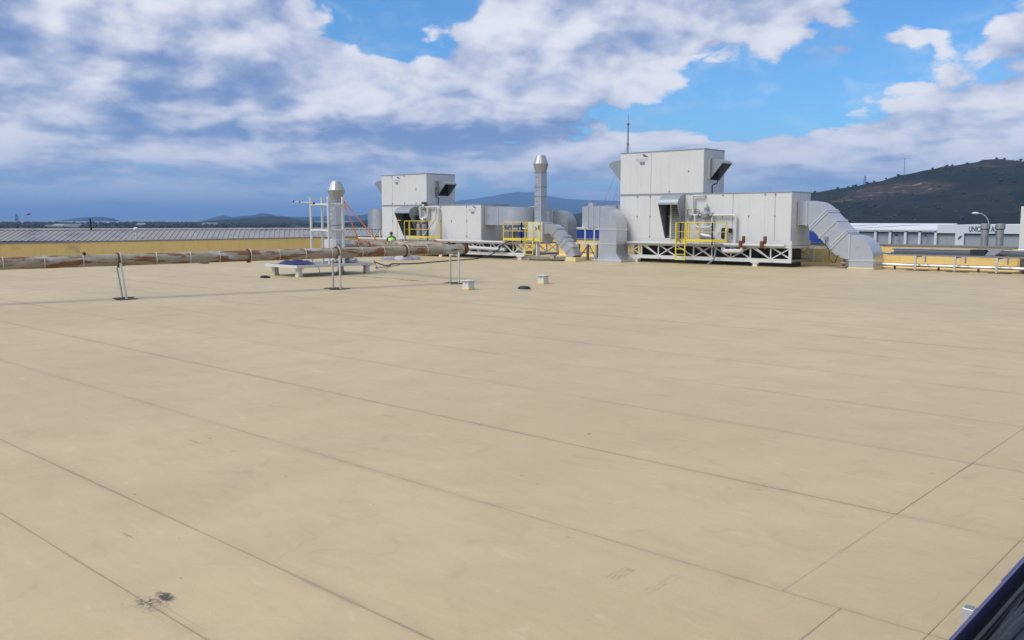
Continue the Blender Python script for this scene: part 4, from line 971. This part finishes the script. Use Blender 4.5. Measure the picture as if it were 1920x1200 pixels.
# tall aerial behind the big unit
r = root('aerial_mast', 'thin lightning mast with guy wires rising behind the big unit', 'mast', (-34.0, 48.3, -.006))
MB().tube([(-34.0, 48.3, -.006), (-34.0, 48.3, 7.2), (-34.0, 48.3, 8.55)], [.06, .05, .045], 8).build('pole', 'steel_dull', r)
MB().tube([(-34.0, 48.3, 8.5), (-34.0, 48.3, 9.2)], .016, 6).build('needle', 'steel_dull', r)
MB().lathe((-34.0, 48.3, 8.5), [(.03, 0), (.10, .05), (.10, .12), (.03, .2)], 10).build('head', 'steel_dull', r); MB().lathe((-34.0, 48.3, 7.25), [(.08, 0), (.08, .14)], 8).build('collar', 'steel_dull', r)
for q in ((-36.6, 47.6, 1.1), (-36.0, 48.5, 1.2), (-31.6, 48.5, 3.3)): MB().tube([(-34.0, 48.3, 7.3), q], .008, 5).build('guy_wire', 'steel_dull', r)

# ------------------------------------------------------------------ the old rusty pipe on its stands
def pipe_line(name, label, A, B, joints, welds, rad, end_piece=False):
    """pipe lengths between flanged joints; built along local x so that the rust runs along the pipe"""
    A, B = Vector(A), Vector(B); L = (B - A).length; d = (B - A).normalized()
    r = root(name, label, 'pipe', A); r.rotation_euler = d.to_track_quat('X', 'Z').to_euler()
    WORLD_ORIGIN[r.name] = Vector((0, 0, 0))             # parts below are given in the pipe's own metres
    cuts = [0.0] + list(joints) + [L]
    for a, b in zip(cuts, cuts[1:]):
        n = max(2, int((b - a) / .7)); rnd = [rad * (1 + .012 * math.sin(k * 2.3 + a)) for k in range(n + 1)]
        MB().tube([(a + (b - a) * k / n, 0, 0) for k in range(n + 1)], rnd, 24).build('pipe_length', 'rusty_pipe', r, smooth=True)
    for t in joints:
        MB().tube([(t - .05, 0, 0), (t - .015, 0, 0)], rad + .055, 24).build('flange', 'rust_steel', r, bevel=.004); MB().tube([(t + .015, 0, 0), (t + .05, 0, 0)], rad + .055, 24).build('flange', 'old_leg', r, bevel=.004)
    for t in welds:
        MB().tube([(t - .012, 0, 0), (t + .012, 0, 0)], rad + .012, 24).build('weld_band', 'old_leg' if random.random() < .7 else 'pipe_white', r)
    if end_piece:
        MB().tube([(L + .002, 0, 0), (L + .16, .03, -.01)], [rad + .02, rad + .01], 24).build('end_collar', 'rust_steel', r, smooth=True)
    return r, A, d, L
dxy = Vector((.2318, .9728, 0)); S1 = Vector((-28.5, 12.65, 0))
pA = S1 + dxy * -6.6 + Vector((0, 0, 1.19)); pB = S1 + dxy * 12.75 + Vector((0, 0, 1.355))
pr_, A_, d_, L_ = pipe_line('rusty_pipe', 'long rusty cream pipe on thin stands crossing the roof', pA, pB, [6.6, 10.77, 14.02, 16.81], [.9, 2.1, 3.37, 4.47, 5.55, 7.72, 8.79, 9.75, 11.82, 12.78, 13.77, 14.97, 15.86, 17.7, 18.6], .19, True)
MB().lathe((6.6 - 1.0, 0, .188), [(.05, 0), (.06, .05), (.03, .09)], 10).build('bleed_plug', 'black_rubber', pr_)
pipe_line('rusty_pipe', 'shorter rusty pipe slung in an orange strap behind the long pipe', (-35.0, 26.95, 1.33), (-26.75, 25.45, 1.42), [3.9], [.9, 2.2, 5.2, 6.6], .19)
def axis_at(t): return A_ + d_ * t
pside = Vector((-d_.y, d_.x, 0)).normalized()              # points to -X side
for t, lab, tilt in ((6.72, 'leaning steel stand under the flanged joint of the long rusty pipe, with dark plates', .26), (14.0, 'steel stand under the long rusty pipe in front of the scaffold frame', .02), (19.0, 'upright portal stand beside the end collar of the long rusty pipe', 0.0)):
    c = axis_at(t); r = root('pipe_stand', lab, 'stand', (c.x, c.y, 0.0015), 'stands under the rusty pipe')
    zb = c.z - .195
    fa = Vector((c.x, c.y, 0)) + pside * .36; fb = Vector((c.x, c.y, 0)) - pside * .30
    lean = -RT * tilt * .55
    ta = fa + lean + Vector((0, 0, zb - .03)); tb_ = fb + lean + Vector((0, 0, zb + .10))
    MB().beam(fa + Vector((0, 0, .012)), ta, .052).build('leg', 'old_leg', r); MB().beam(fb + Vector((0, 0, .012)), tb_, .055).build('leg', 'white_steel', r)
    a = ta + Vector((0, 0, -.005)); b = fb + lean + Vector((0, 0, zb - .035))
    MB().beam(a - (b - a).normalized() * .04, b - (b - a).normalized() * .04, .06).build('cross_bar', 'white_steel', r)
    MB().beam((c.x, c.y, zb - .01), (c.x, c.y, zb + .012), .08).build('saddle', 'old_leg', r)
    rr = random.Random(int(t * 10))
    for f, k in ((fa, 0), (fb, 1)):
        m = MB(); n = 9; top = []
        for q in range(n):
            an = 2 * math.pi * q / n; rx_ = rr.uniform(.30, .55); ry_ = rr.uniform(.14, .26)
            top.append(f + Vector((math.cos(an) * rx_ * .6, math.sin(an) * ry_ * 2.0, .003 + k * .006)))
        m.prism(top, (0, 0, .006)).build('base_sheet', 'burnt_sheet', r)
# orange lifting strap between scaffold and slung pipe
r = root('lifting_strap', 'bright orange strap running from the white scaffold frame to the slung pipe', 'strap', (-33.3, 25.6, 1.5))
P2 = Vector((-35.0, 26.95, 1.33)); D2 = (Vector((-26.75, 25.45, 1.42)) - P2).normalized(); hk = P2 + D2 * 1.05
tp = Vector((-33.2, 25.04, 3.30))
MB().beam(tp, hk + Vector((0.0, -.215, .02)), .055, .012, up=(1, 0, 0)).build('strap_leg', 'orange_strap', r)
MB().beam(tp + Vector((.01, .05, .02)), hk + Vector((.9, .20, .06)), .05, .012, up=(1, 0, 0)).build('strap_leg', 'orange_strap', r)
ringp = []
nrm = D2.cross(Vector((0, 0, 1))).normalized(); up2 = nrm.cross(D2).normalized()
for k in range(25):
    a = 2 * math.pi * k / 24; ringp.append(hk + (nrm * math.cos(a) + up2 * math.sin(a)) * .205)
m = MB(); m.loft([[p - D2 * .03, p + D2 * .03, p + D2 * .03 + (p - hk).normalized() * .012, p - D2 * .03 + (p - hk).normalized() * .012] for p in ringp], caps=False); m.build('strap_loop', 'orange_strap', r)
MB().box(tp.x - .05, tp.x + .05, tp.y - .07, tp.y + .06, tp.z - .02, tp.z + .05).build('strap_hook', 'orange_strap', r)

# platform with the shorter stack
r = root('stack_platform', 'low white steel platform on blocks carrying the shorter stack', 'platform', (-34.4, 24.6, -.006))
X0, X1, Y0, Y1 = -35.7, -33.15, 22.45, 26.75
for y in (Y0, Y1 - .12): MB().box(X0, X1, y, y + .12, .40, .52).build('frame_beam', 'white_steel', r)
for x in (X0, X1 - .12): MB().box(x, x + .12, Y0 + .122, Y1 - .122, .40, .52).build('frame_beam', 'white_steel', r)
y = Y0 + .16
while y < Y1 - .4:
    MB().box(X0 + .125, X1 - .125, y, y + .27, .47, .505).build('deck_plank', 'steel_dull', r); y += .285
for (x, y) in ((-35.45, 22.85), (-33.45, 22.75), (-35.45, 26.5), (-33.4, 26.45)):
    MB().box(x - .16, x + .16, y - .16, y + .16, .36, .398).build('foot_plate', 'white_steel', r); MB().box(x - .11, x + .11, y - .10, y + .10, .07, .36).build('foot', 'white_steel', r); MB().box(x - .13, x + .13, y - .13, y + .13, -.006, .07).build('foot_pad', 'cream_block', r)
r = root('exhaust_fan', 'grey fan box with the shorter square stack and conical cap beside the scaffold frame', 'fan', (-34.6, 25.7, .505))
MB().box(-35.05, -34.15, 25.28, 26.12, .56, 1.58).build('housing', 'unit_panel', r, bevel=.012); MB().box(-34.14, -33.7, 25.45, 25.95, .7, 1.4).build('motor_housing', 'hood_metal', r, bevel=.02)
for x in (-34.95, -34.25): MB().box(x - .06, x + .06, 25.3, 26.1, .506, .559).build('foot', 'steel_dull', r)
MB().tube([(-34.1, 25.7, .62), (-33.35, 25.8, .62)], .11, 12).build('outlet_pipe', 'hood_metal', r, smooth=True)
stack(r, -34.6, 25.7, 1.582, 4.27, .215, .42, .84, (2.25, 3.36), slots=False)
for z in (1.9, 2.5, 2.7, 2.9, 3.1): MB().box(-34.81, -34.62, 25.468, 25.484, z, z + .10).build('foil_patch', 'galvanised_rim', r)

r = root('scaffold_frame', 'open white tube frame standing on the platform around the shorter stack', 'scaffold', (-33.8, 24.6, .52))
pts = {'a': (-34.52, 24.2), 'b': (-34.52, 24.82), 'c': (-33.2, 24.2), 'd': (-33.2, 25.0)}
for k, (x, y) in pts.items(): MB().tube([(x, y, .508), (x, y, 3.52)], .062 if k in 'd' else .055, 10).build('upright', 'white_steel', r, smooth=True)
for z in (2.02, 3.18):
    for p, q in (('a', 'c'), ('c', 'd'), ('a', 'b')):
        A = Vector((*pts[p], z)); B = Vector((*pts[q], z)); MB().tube([A, B], .052, 10).build('cross_tube', 'white_steel', r)
        e_ = (B - A).normalized() * .13
        MB().beam(A + e_ * .35, A + e_ * 1.2 + Vector((0, 0, -.0)), .075, .10).build('gusset', 'white_steel', r); MB().beam(B - e_ * .35, B - e_ * 1.2, .075, .10).build('gusset', 'white_steel', r)
rod = root('loose_rod', 'thin steel rod with black clips sticking out of the scaffold frame', 'rod', (-35.0, 24.0, 3.2))
MB().tube([(-35.75, 24.12, 3.34), (-34.15, 24.14, 3.24)], .024, 8).build('bar', 'lamp_metal', rod)
for k, t in enumerate((0.02, .32, .98)): MB().lathe((-35.75 + 1.6 * t, 24.12 + .02 * t, 3.30 - .1 * t), [(.03, 0), (.045, .02), (.045, .07), (.03, .09)], 8).build('clip', 'black_rubber', rod)

# blue tarpaulin bundle on the platform
def heap(name, label, cat, mat, c, sx, sy, sz, n=22, seed=1, rot=0.0):
    vs = []; fs = []
    for i in range(n + 1):
        for j in range(n + 1):
            u_, v_ = i / n * 2 - 1, j / n * 2 - 1; rr2 = min(1, math.hypot(u_, v_))
            edge = 1 - rr2 ** 2; k = noise.fractal(Vector((u_ * 2.2 + seed, v_ * 2.2, seed * 3.1)), 1.0, 2.2, 5)
            wob = 1 + .25 * noise.noise(Vector((math.atan2(v_, u_) * 1.5, seed, 0)))
            f = min(1.0, 1 / max(abs(u_), abs(v_), 1e-6) * rr2) if rr2 > 0 else 1
            x, y = u_ * sx * wob * (1 / max(1, math.hypot(u_, v_))), v_ * sy * wob * (1 / max(1, math.hypot(u_, v_)))
            z = max(.004, sz * max(0, edge) ** .6 * (.62 + .75 * k) + .012)
            cx, sx_ = math.cos(rot), math.sin(rot)
            vs.append((c[0] + x * cx - y * sx_, c[1] + x * sx_ + y * cx, c[2] + z))
    k0 = (n + 1) ** 2
    fs = [(i * (n + 1) + j, (i + 1) * (n + 1) + j, (i + 1) * (n + 1) + j + 1, i * (n + 1) + j + 1) for i in range(n) for j in range(n)]
    return tag(MB().add(vs, fs).build(name, mat, smooth=True, origin=c), label, cat)
heap('tarpaulin', 'folded dark blue tarpaulin lying on the stack platform', 'tarpaulin', 'blue_tarp', (-34.35, 23.25, .525), .95, .62, .22, seed=2.3)
heap('plastic_sheet', 'crumpled pale plastic sheeting on the roof at the feet of the worker', 'plastic sheet', 'plastic_film', (-43.3, 36.9, .0015), 1.25, 1.05, .75, n=34, seed=5.7, rot=.7)
tag(MB().tube(fpts([(-33.6, 23.5, .53), (-33.0, 23.45, .55), (-32.95, 23.5, .12), (-32.95, 24.2, .03), (-33.02, 24.6, .30), (-33.05, 24.8, .52)], .15), .016, 6).build('loose_cable', 'steel_dull'), 'thin grey cable hanging in a loop off the stack platform', 'cable')

# black hose from that platform to the smaller unit
hz = [(-33.3, 26.85, .54), (-34.4, 27.9, .40), (-36.2, 29.9, .14), (-38.0, 31.7, .04), (-38.9, 32.7, .035), (-38.3, 33.2, .035), (-38.3, 34.2, .035), (-38.8, 35.6, .035), (-39.2, 37.4, .035), (-39.6, 39.2, .035), (-39.8, 40.6, .08), (-39.2, 41.15, .35), (-38.6, 41.30, .85), (-38.0, 41.25, 1.12), (-37.6, 41.22, 1.15)]
def smooth_pts(p, n=4):
    p = [Vector(q) for q in p]; out = []
    for i in range(len(p) - 1):
        a, b, c_, d__ = p[max(i - 1, 0)], p[i], p[i + 1], p[min(i + 2, len(p) - 1)]
        for k in range(n):
            t = k / n; out.append(.5 * ((2 * b) + (c_ - a) * t + (2 * a - 5 * b + 4 * c_ - d__) * t * t + (3 * b - a - 3 * c_ + d__) * t ** 3))
    return out + [p[-1]]
tag(MB().tube(smooth_pts(hz), .032, 8).build('black_hose', 'black_rubber', smooth=True), 'black hose snaking over the roof to the smaller unit platform', 'hose')
hz2 = [(-33.35, 26.9, .535), (-34.6, 28.0, .25), (-35.6, 28.9, .06), (-36.6, 29.6, .025), (-37.0, 30.8, .025), (-37.6, 31.9, .025), (-38.2, 32.6, .025)]
tag(MB().tube(smooth_pts(hz2), .016, 6).build('thin_cable', 'black_rubber', smooth=True), 'thin dark cable lying next to the black hose on the roof', 'cable')
tag(MB().tube(smooth_pts([(-36.8, 41.9, .03), (-36.0, 41.75, .03), (-35.2, 41.95, .03), (-34.6, 41.7, .03), (-34.1, 42.0, .04)]), .035, 8).build('black_hose', 'black_rubber', smooth=True), 'short black hose on the roof between the ladder and the cream curb', 'hose')

pm('wet_membrane', (.20, .165, .115), .14, var=.15, scale=3)
m = MB(); up_, dn = [], []
for i_ in range(29):
    x = -33.0 + 6.1 * i_ / 28; w = (.10 + .07 * noise.noise(Vector((x * 1.7, 3, 1))) + .05 * noise.noise(Vector((x * 5, 8, 1)))) * min(1, i_ / 3, (28 - i_) / 5) + .004
    yc = 24.9 - .012 * i_ * (i_ > 18) + .05 * noise.noise(Vector((x * .9, 1, 5)))
    up_.append((x, yc + w, .0035)); dn.append((x, yc - w, .0035))
struct(m.add(up_ + dn, [(i_, i_ + 1, 30 + i_, 29 + i_) for i_ in range(28)]).build('puddle', 'wet_membrane'))
# small roof furniture
def curb(x, y, lab):
    r = root('roof_curb', lab, 'roof curb', (x, y, .0015), 'small white roof curbs')
    MB().box(x - .17, x + .17, y - .17, y + .17, .0015, .07).build('yellow_collar', 'cream_block', r, bevel=.006); MB().box(x - .15, x + .15, y - .15, y + .15, .07, .31).build('stub', 'white_steel', r)
    MB().box(x - .21, x + .21, y - .21, y + .21, .311, .34).build('cap_plate', 'white_steel', r, bevel=.004)
    for (dx, dy) in ((-1, 0), (1, 0), (0, -1), (0, 1)):
        MB().prism([(x + dx * .151 + dy * .012, y + dy * .151 + dx * .012, .31), (x + dx * .205 + dy * .012, y + dy * .205 + dx * .012, .31), (x + dx * .151 + dy * .012, y + dy * .151 + dx * .012, .21)], (dy * -.024, dx * -.024, 0)).build('gusset', 'white_steel', r)
curb(-23.0, 22.85, 'small white capped roof curb beside the portal stand of the rusty pipe')
curb(-22.9, 26.9, 'small white capped roof curb standing alone beyond the black disc')
r = root('drain_cover', 'small black round drain cover on the open roof between the two white curbs', 'drain', (-21.5, 24.2, .0015))
MB().lathe((-21.5, 24.2, 0), [(.24, .0015), (.24, .05), (.20, .10), (.17, .12), (.02, .13)], 20).build('dome', 'black_rubber', r, smooth=True)
MB().lathe((-21.5, 24.2, 0), [(.30, .0016), (.30, .02), (.245, .022)], 20).build('collar', 'old_leg', r)
tag(MB().add(*(lambda m: (m.v, m.f))(MB().box(-47.75, -47.3, 25.8, 26.15, .0015, .12).box(-47.6, -47.4, 25.85, 26.1, .121, .17))).build('rubber_block', 'black_rubber'), 'dark rubber block on the roof below the far part of the rusty pipe', 'block')
tag(MB().box(-34.25, -33.85, 21.3, 21.55, .0015, .07).box(-34.2, -33.95, 21.34, 21.5, .071, .10).build('scrap_block', 'black_rubber'), 'small black block on the roof just in front of the stack platform', 'block')

# ------------------------------------------------------------------ cable tray, pipes and vents by the back parapet
r = root('cable_tray', 'grey cable tray on brackets running along the yellow back parapet', 'cable tray', (-6, 46.8, -.006))
x = -16.6
while x < 12:
    b = min(x + 3.0, 12); MB().box(x + .006, b - .006, 46.30, 46.33, .72, .80).build('tray_side', 'coping_grey', r); MB().box(x + .006, b - .006, 46.331, 47.20, .72, .735).build('tray_bottom', 'steel_dull', r)
    MB().box(x + .006, b - .006, 47.201, 47.24, .72, 1.0).build('tray_side', 'steel_dull', r); x = b
MB().tube([(-16.6, 47.0, 1.04), (12, 47.0, 1.02)], .05, 8).build('conduit', 'coping_grey', r); MB().tube([(-16.6, 46.86, .80), (12, 46.86, .80)], .05, 8).build('conduit', 'black_rubber', r)
x = -15.2
while x < 11:
    MB().box(x - .05, x + .05, 46.24, 46.31, .02, .715).build('bracket_leg', 'old_leg', r); MB().box(x - .05, x + .05, 46.312, 47.1, .655, .715).build('bracket_arm', 'old_leg', r)
    MB().box(x + .42, x + .48, 46.30, 46.36, .42, .715).build('hanger', 'steel_dull', r); MB().box(x - .05, x + .42, 46.315, 46.355, .60, .65).build('hanger', 'old_leg', r)
    MB().box(x - .35, x + .6, 46.05, 46.6, .0015, .02).build('base_sheet', 'burnt_sheet', r); x += 1.83
r = root('steam_pipe', 'shiny silver lagged pipe low along the back parapet under the cable tray', 'pipe', (-6, 46.55, .1))
x = -19.0
while x < 12:
    b = min(x + 2.2, 12); MB().tube([(x + .004, 46.62, .24), (b - .004, 46.62, .235)], .085, 14).build('lagging', 'galvanised_rim', r, smooth=True); MB().tube([(x - .03, 46.62, .24), (x + .03, 46.62, .24)], .092, 14).build('joint_band', 'galvanised', r); x = b
for x in (-18.5, -16.3, -14.2, -12.4, -10.5, -8, -5, -2, 1, 4, 7, 10): MB().box(x - .04, x + .04, 46.57, 46.67, .0015, .155).build('pipe_foot', 'black_rubber', r)
tag(MB().tube([(-19.3, 47.3, .75), (-14, 47.4, .86), (-8, 47.4, .86), (12, 47.4, .86)], .05, 8).build('conduit_run', 'steel_dull'), 'thin grey conduit between the cable tray and the yellow back parapet', 'conduit')
r = root('junction_box', 'dark box with a tilted grey lid lying on the cable tray', 'box', (-12.2, 46.7, .736))
MB().box(-12.75, -12.10, 46.36, 46.80, .81, 1.08).build('case', 'sign_black', r, bevel=.01); MB().prism([(-12.08, 46.32, .82), (-11.66, 46.32, .82), (-11.36, 46.75, 1.10), (-11.90, 46.75, 1.10)], (0, 0, .03)).build('lid', 'coping_grey', r)
MB().box(-12.6, -11.5, 46.5, 46.95, .736, .808).build('stand', 'steel_dull', r)
for (x0, x1) in ((-13.0, -12.45), (-11.9, -11.5)): 
    tag(MB().box(x0, x1, 48.40, 48.695, 1.02, 1.07).box(x0 + .1, x0 + .16, 48.6, 48.698, .9, 1.018).build('wall_clip', 'steel_dull'), 'small dark clip plate near the top of the yellow back parapet, ' + ('above the dark box' if x0 < -12.5 else 'above the tilted lid'), 'clip')
for x, lab in ((-13.62, 'round metal vent pipe behind the parapet, beside the street lamp'), (-12.90, 'round metal vent pipe behind the parapet, nearer the white post')):
    r = root('vent_pipe', lab, 'vent', (x, 52.0, -9.0), 'vent pipes behind the parapet')
    MB().lathe((x, 52, 0), [(.18, -9.0), (.18, 2.0)], 20).build('pipe', 'vent_metal', r, smooth=True); MB().lathe((x, 52, 0), [(.185, 1.98), (.235, 2.03), (.235, 2.27), (.21, 2.29)], 20).build('cowl', 'vent_metal', r, smooth=True)
    MB().lathe((x, 52, 0), [(.19, 1.52), (.19, 1.55)], 20).build('seam_band', 'steel_dull', r)
r = root('white_post', 'white square post with flared foot beside the cable tray', 'post', (-10.55, 47.5, -.006))
MB().box(-10.98, -10.2, 47.62, 48.3, 1.15, 3.12).build('shaft', 'white_steel', r, bevel=.02)
MB().loft([[(-10.98 - e, 47.62 - e, z), (-10.2 + e, 47.62 - e, z), (-10.2 + e, 48.3 + e * .4, z), (-10.98 - e, 48.3 + e * .4, z)] for e, z in ((0, 1.149), (.03, 1.05), (.12, .97), (.30, .93))]).build('flared_foot', 'white_steel', r, smooth=True)
MB().box(-10.9, -10.3, 47.7, 48.2, -.006, .929).build('stub', 'white_steel', r)

# ------------------------------------------------------------------ cable tray close to the camera
r = root('cable_ladder', 'blue-grey steel cable tray packed with black cables in the roof corner', 'cable tray', (-.8, 5, .5))
MB().box(-1.208, -1.2045, -3, 14, .42, .56).build('side_rail', 'tray_steel', r); MB().box(-1.204, -1.190, -3, 14, .553, .56).build('rail_lip', 'tray_steel', r)
MB().box(-.39, -.37, -3, 14, .42, .56).build('side_rail', 'tray_steel', r); MB().box(-1.204, -.391, -3, 14, .42, .432).build('tray_floor', 'black_rubber', r)
for k in range(4): MB().box(-1.204, -1.198, 3.92 + k * .13, 3.96 + k * .13, .50, .518).build('rail_slot', 'pipe_white', r)
MB().box(-1.2145, -1.2085, 5.35, 5.85, .44, .562).build('splice_plate', 'tray_steel', r, bevel=.002)
for y in (1.0, 4.62, 8.2, 11.8): MB().box(-1.25, -.35, y, y + .06, .37, .418).build('cross_arm', 'white_steel', r)
ct = random.Random(21)
for k in range(34):
    x0 = -1.12 + .70 * (k % 12) / 11 + ct.uniform(-.03, .03); z0 = .452 + .032 * (k // 12) + ct.uniform(0, .012); rad = ct.choice((.013, .017, .022, .028))
    ph = ct.uniform(0, 6); am = ct.uniform(.01, .05); pts_ = []
    for q in range(40):
        y = -2.8 + 16.5 * q / 39; x = x0 + am * math.sin(y * ct.uniform(.98, 1.02) * .9 + ph); x = min(-.42, max(-1.135, x))
        pts_.append((x, y, z0 + .018 * math.sin(y * 1.7 + ph * 2) + .01))
    c_ = MB().tube(pts_, rad, 8).build('cable', 'cable_green' if k == 29 else 'cable_black', r, smooth=True)
# one thick cable rising over the others
tpts = [(-1.05, 3.0, .50), (-1.03, 4.4, .52), (-.98, 5.0, .56), (-.85, 5.45, .60), (-.70, 5.7, .60), (-.60, 6.4, .55), (-.56, 9, .53)]
MB().tube(smooth_pts(tpts, 6), .030, 10).build('cable', 'cable_black', r, smooth=True)
r = root('tray_post', 'short square galvanised post beside the packed cable tray', 'post', (-1.27, 5.0, .0015))
MB().box(-1.308, -1.248, 4.97, 5.03, .0015, .50).build('tube', 'lamp_metal', r, bevel=.003); MB().box(-1.300, -1.256, 4.978, 5.022, .501, .503).build('tube_mouth', 'steel_dull', r); MB().box(-1.36, -1.232, 4.91, 5.09, .0016, .012).build('base_plate', 'lamp_metal', r)

# ------------------------------------------------------------------ the worker
def worker(loc, face):
    f = Vector((math.cos(face), math.sin(face), 0)); s = Vector((-f.y, f.x, 0)); o = Vector(loc)
    def P(fw_, sd, z): return o + (f * fw_ + s * sd + Vector((0, 0, z))) * 1.12
    V = []; E_ = []; Rr = []
    def add(p, r_, par=None):
        V.append(p); Rr.append(r_)
        if par is not None: E_.append((par, len(V) - 1))
        return len(V) - 1
    pel = add(P(-.10, 0, .72), (.155, .125)); wa = add(P(0, 0, .90), (.15, .115), pel); ch = add(P(.12, 0, 1.10), (.185, .125), wa); up = add(P(.18, 0, 1.20), (.15, .10), ch)
    nk = add(P(.21, 0, 1.265), (.058, .058), up); h0 = add(P(.235, 0, 1.33), (.080, .085), nk); h1 = add(P(.25, 0, 1.40), (.086, .095), h0); h2 = add(P(.25, 0, 1.455), (.055, .06), h1)
    for sg in (1, -1):
        sh = add(P(.18, .19 * sg, 1.17), (.068, .068), up); el = add(P(.28, .28 * sg, .93), (.050, .050), sh); wr = add(P(.50, .17 * sg, .84), (.034, .030), el)
        pa = add(P(.57, .15 * sg, .82), (.040, .018), wr)
        for i_, (dy, ln) in enumerate(((-.032, .060), (-.011, .070), (.011, .066), (.032, .052))):
            k1 = add(P(.60, .15 * sg + dy, .812), (.010, .010), pa); k2 = add(P(.60 + ln * .5, .15 * sg + dy, .795), (.009, .009), k1); add(P(.60 + ln * .75, .15 * sg + dy, .765), (.008, .008), k2)
        t1 = add(P(.56, (.15 - .045) * sg, .815), (.011, .011), wr); add(P(.60, (.15 - .065) * sg, .80), (.009, .009), t1)
        hp_ = add(P(-.08, .10 * sg, .66), (.098, .098), pel); kn = add(P(.16, .13 * sg, .42), (.070, .070), hp_); an = add(P(-.04, .13 * sg, .085), (.046, .046), kn)
        he = add(P(-.075, .13 * sg, .045), (.042, .04), an); add(P(.14, .14 * sg, .04), (.045, .032), an)
    me = bpy.data.meshes.new('person'); me.from_pydata([v - o for v in V], E_, [])
    ob = bpy.data.objects.new('body', me); COL.objects.link(ob)
    md = ob.modifiers.new('skin', 'SKIN'); md.use_smooth_shade = True
    for i_, sv in enumerate(me.skin_vertices[0].data): sv.radius = Rr[i_]; sv.use_root = (i_ == 0)
    ob.modifiers.new('sub', 'SUBSURF').levels = 2; ob.modifiers['sub'].render_levels = 2
    bpy.context.view_layer.update(); dg = bpy.context.evaluated_depsgraph_get(); m2 = bpy.data.meshes.new_from_object(ob.evaluated_get(dg)); bpy.data.objects.remove(ob)
    r = root('person', 'worker in a lime green vest and dark clothes stooping with back turned', 'person', loc)
    m2.materials.clear(); m2.materials.append(MATS['dark_cloth']); m2.materials.append(MATS['skin'])
    for p in m2.polygons:
        c = p.center; p.use_smooth = True; fwd = c.dot(f)
        if c.z > 1.383 or (fwd > .55 and c.z > .7): p.material_index = 1
    b = bpy.data.objects.new('body', m2); COL.objects.link(b); b.parent = r
    WORLD_ORIGIN[r.name] = o
    def ring(c, a, b_, n=20, tl=0.0): return [c + s * math.cos(2 * math.pi * k / n) * a + f * math.sin(2 * math.pi * k / n) * b_ + Vector((0, 0, math.sin(2 * math.pi * k / n) * -tl)) for k in range(n)]
    vest = [(P(-.09, 0, .70), .205, .165), (P(-.04, 0, .80), .195, .155), (P(.02, 0, .92), .195, .15), (P(.09, 0, 1.04), .215, .155), (P(.14, 0, 1.13), .215, .145), (P(.17, 0, 1.19), .180, .125), (P(.195, 0, 1.245), .085, .08)]
    vb = MB().loft([ring(c, a, b_) for c, a, b_ in vest], caps=False).build('vest', 'vest_green', r, smooth=True)
    MB().loft([ring(P(.005, 0, .895), .201, .157), ring(P(.030, 0, .945), .202, .157)], caps=False).build('reflective_band', 'vest_band', vb, smooth=True)
    hair = [(P(.235, 0, 1.36), .098, .105), (P(.245, 0, 1.42), .104, .112), (P(.25, 0, 1.47), .085, .09), (P(.25, 0, 1.505), .03, .03)]
    MB().loft([ring(c - f * .012, a, b_, 16) for c, a, b_ in hair]).build('dark_cap', 'dark_cloth', r, smooth=True)
    for sg in (1, -1):                                   # ears
        MB().lathe(tuple(P(.235, .094 * sg, 1.345)), [(.012, 0), (.018, .02), (.012, .05)], 8).build('ear', 'skin', r)
    MB().lathe(tuple(P(.345, 0, 1.355)), [(.018, 0), (.012, .03), (.006, .045)], 8).build('nose', 'skin', r)
    for sg in (1, -1): MB().lathe(tuple(P(.330, .034 * sg, 1.395)), [(.004, 0), (.010, .006), (.004, .013)], 8).build('eye', 'black_rubber', r)
    MB().box(*sorted((P(.32, 0, 0).x, P(.335, 0, 0).x)), P(.32, 0, 0).y - .02, P(.32, 0, 0).y + .02, 1.325, 1.332).build('mouth', 'rust_steel', r)
    for sg in (1, -1):
        sh_ = [ring(P(.03, .135 * sg, z), a, b_, 14) for z, a, b_ in ((.0015, .055, .155), (.05, .058, .155), (.085, .05, .10), (.12, .045, .06))]
        MB().loft(sh_).build('boot', 'black_rubber', r, smooth=True)
worker((-45.7, 38.3, .0015), AZ + R(90) + .15)

# ------------------------------------------------------------------ the air between here and the mountains
hz_m = bpy.data.materials.new('haze_air'); hz_m.use_nodes = True; t = hz_m.node_tree; t.nodes.clear()
o = t.nodes.new('ShaderNodeOutputMaterial'); v = t.nodes.new('ShaderNodeVolumePrincipled'); t.links.new(v.outputs[0], o.inputs['Volume'])
v.inputs['Color'].default_value = (.33, .58, 1.0, 1); v.inputs['Density'].default_value = 1.15e-4; v.inputs['Anisotropy'].default_value = 0.0
hb = MB().box(-61000, 61000, -61000, 61000, -13, 350).build('haze', hz_m, origin=(0, 0, -13)); hb['kind'] = 'stuff'; hb['label'] = 'pale blue haze over the bay and the far mountains'; hb['category'] = 'haze'
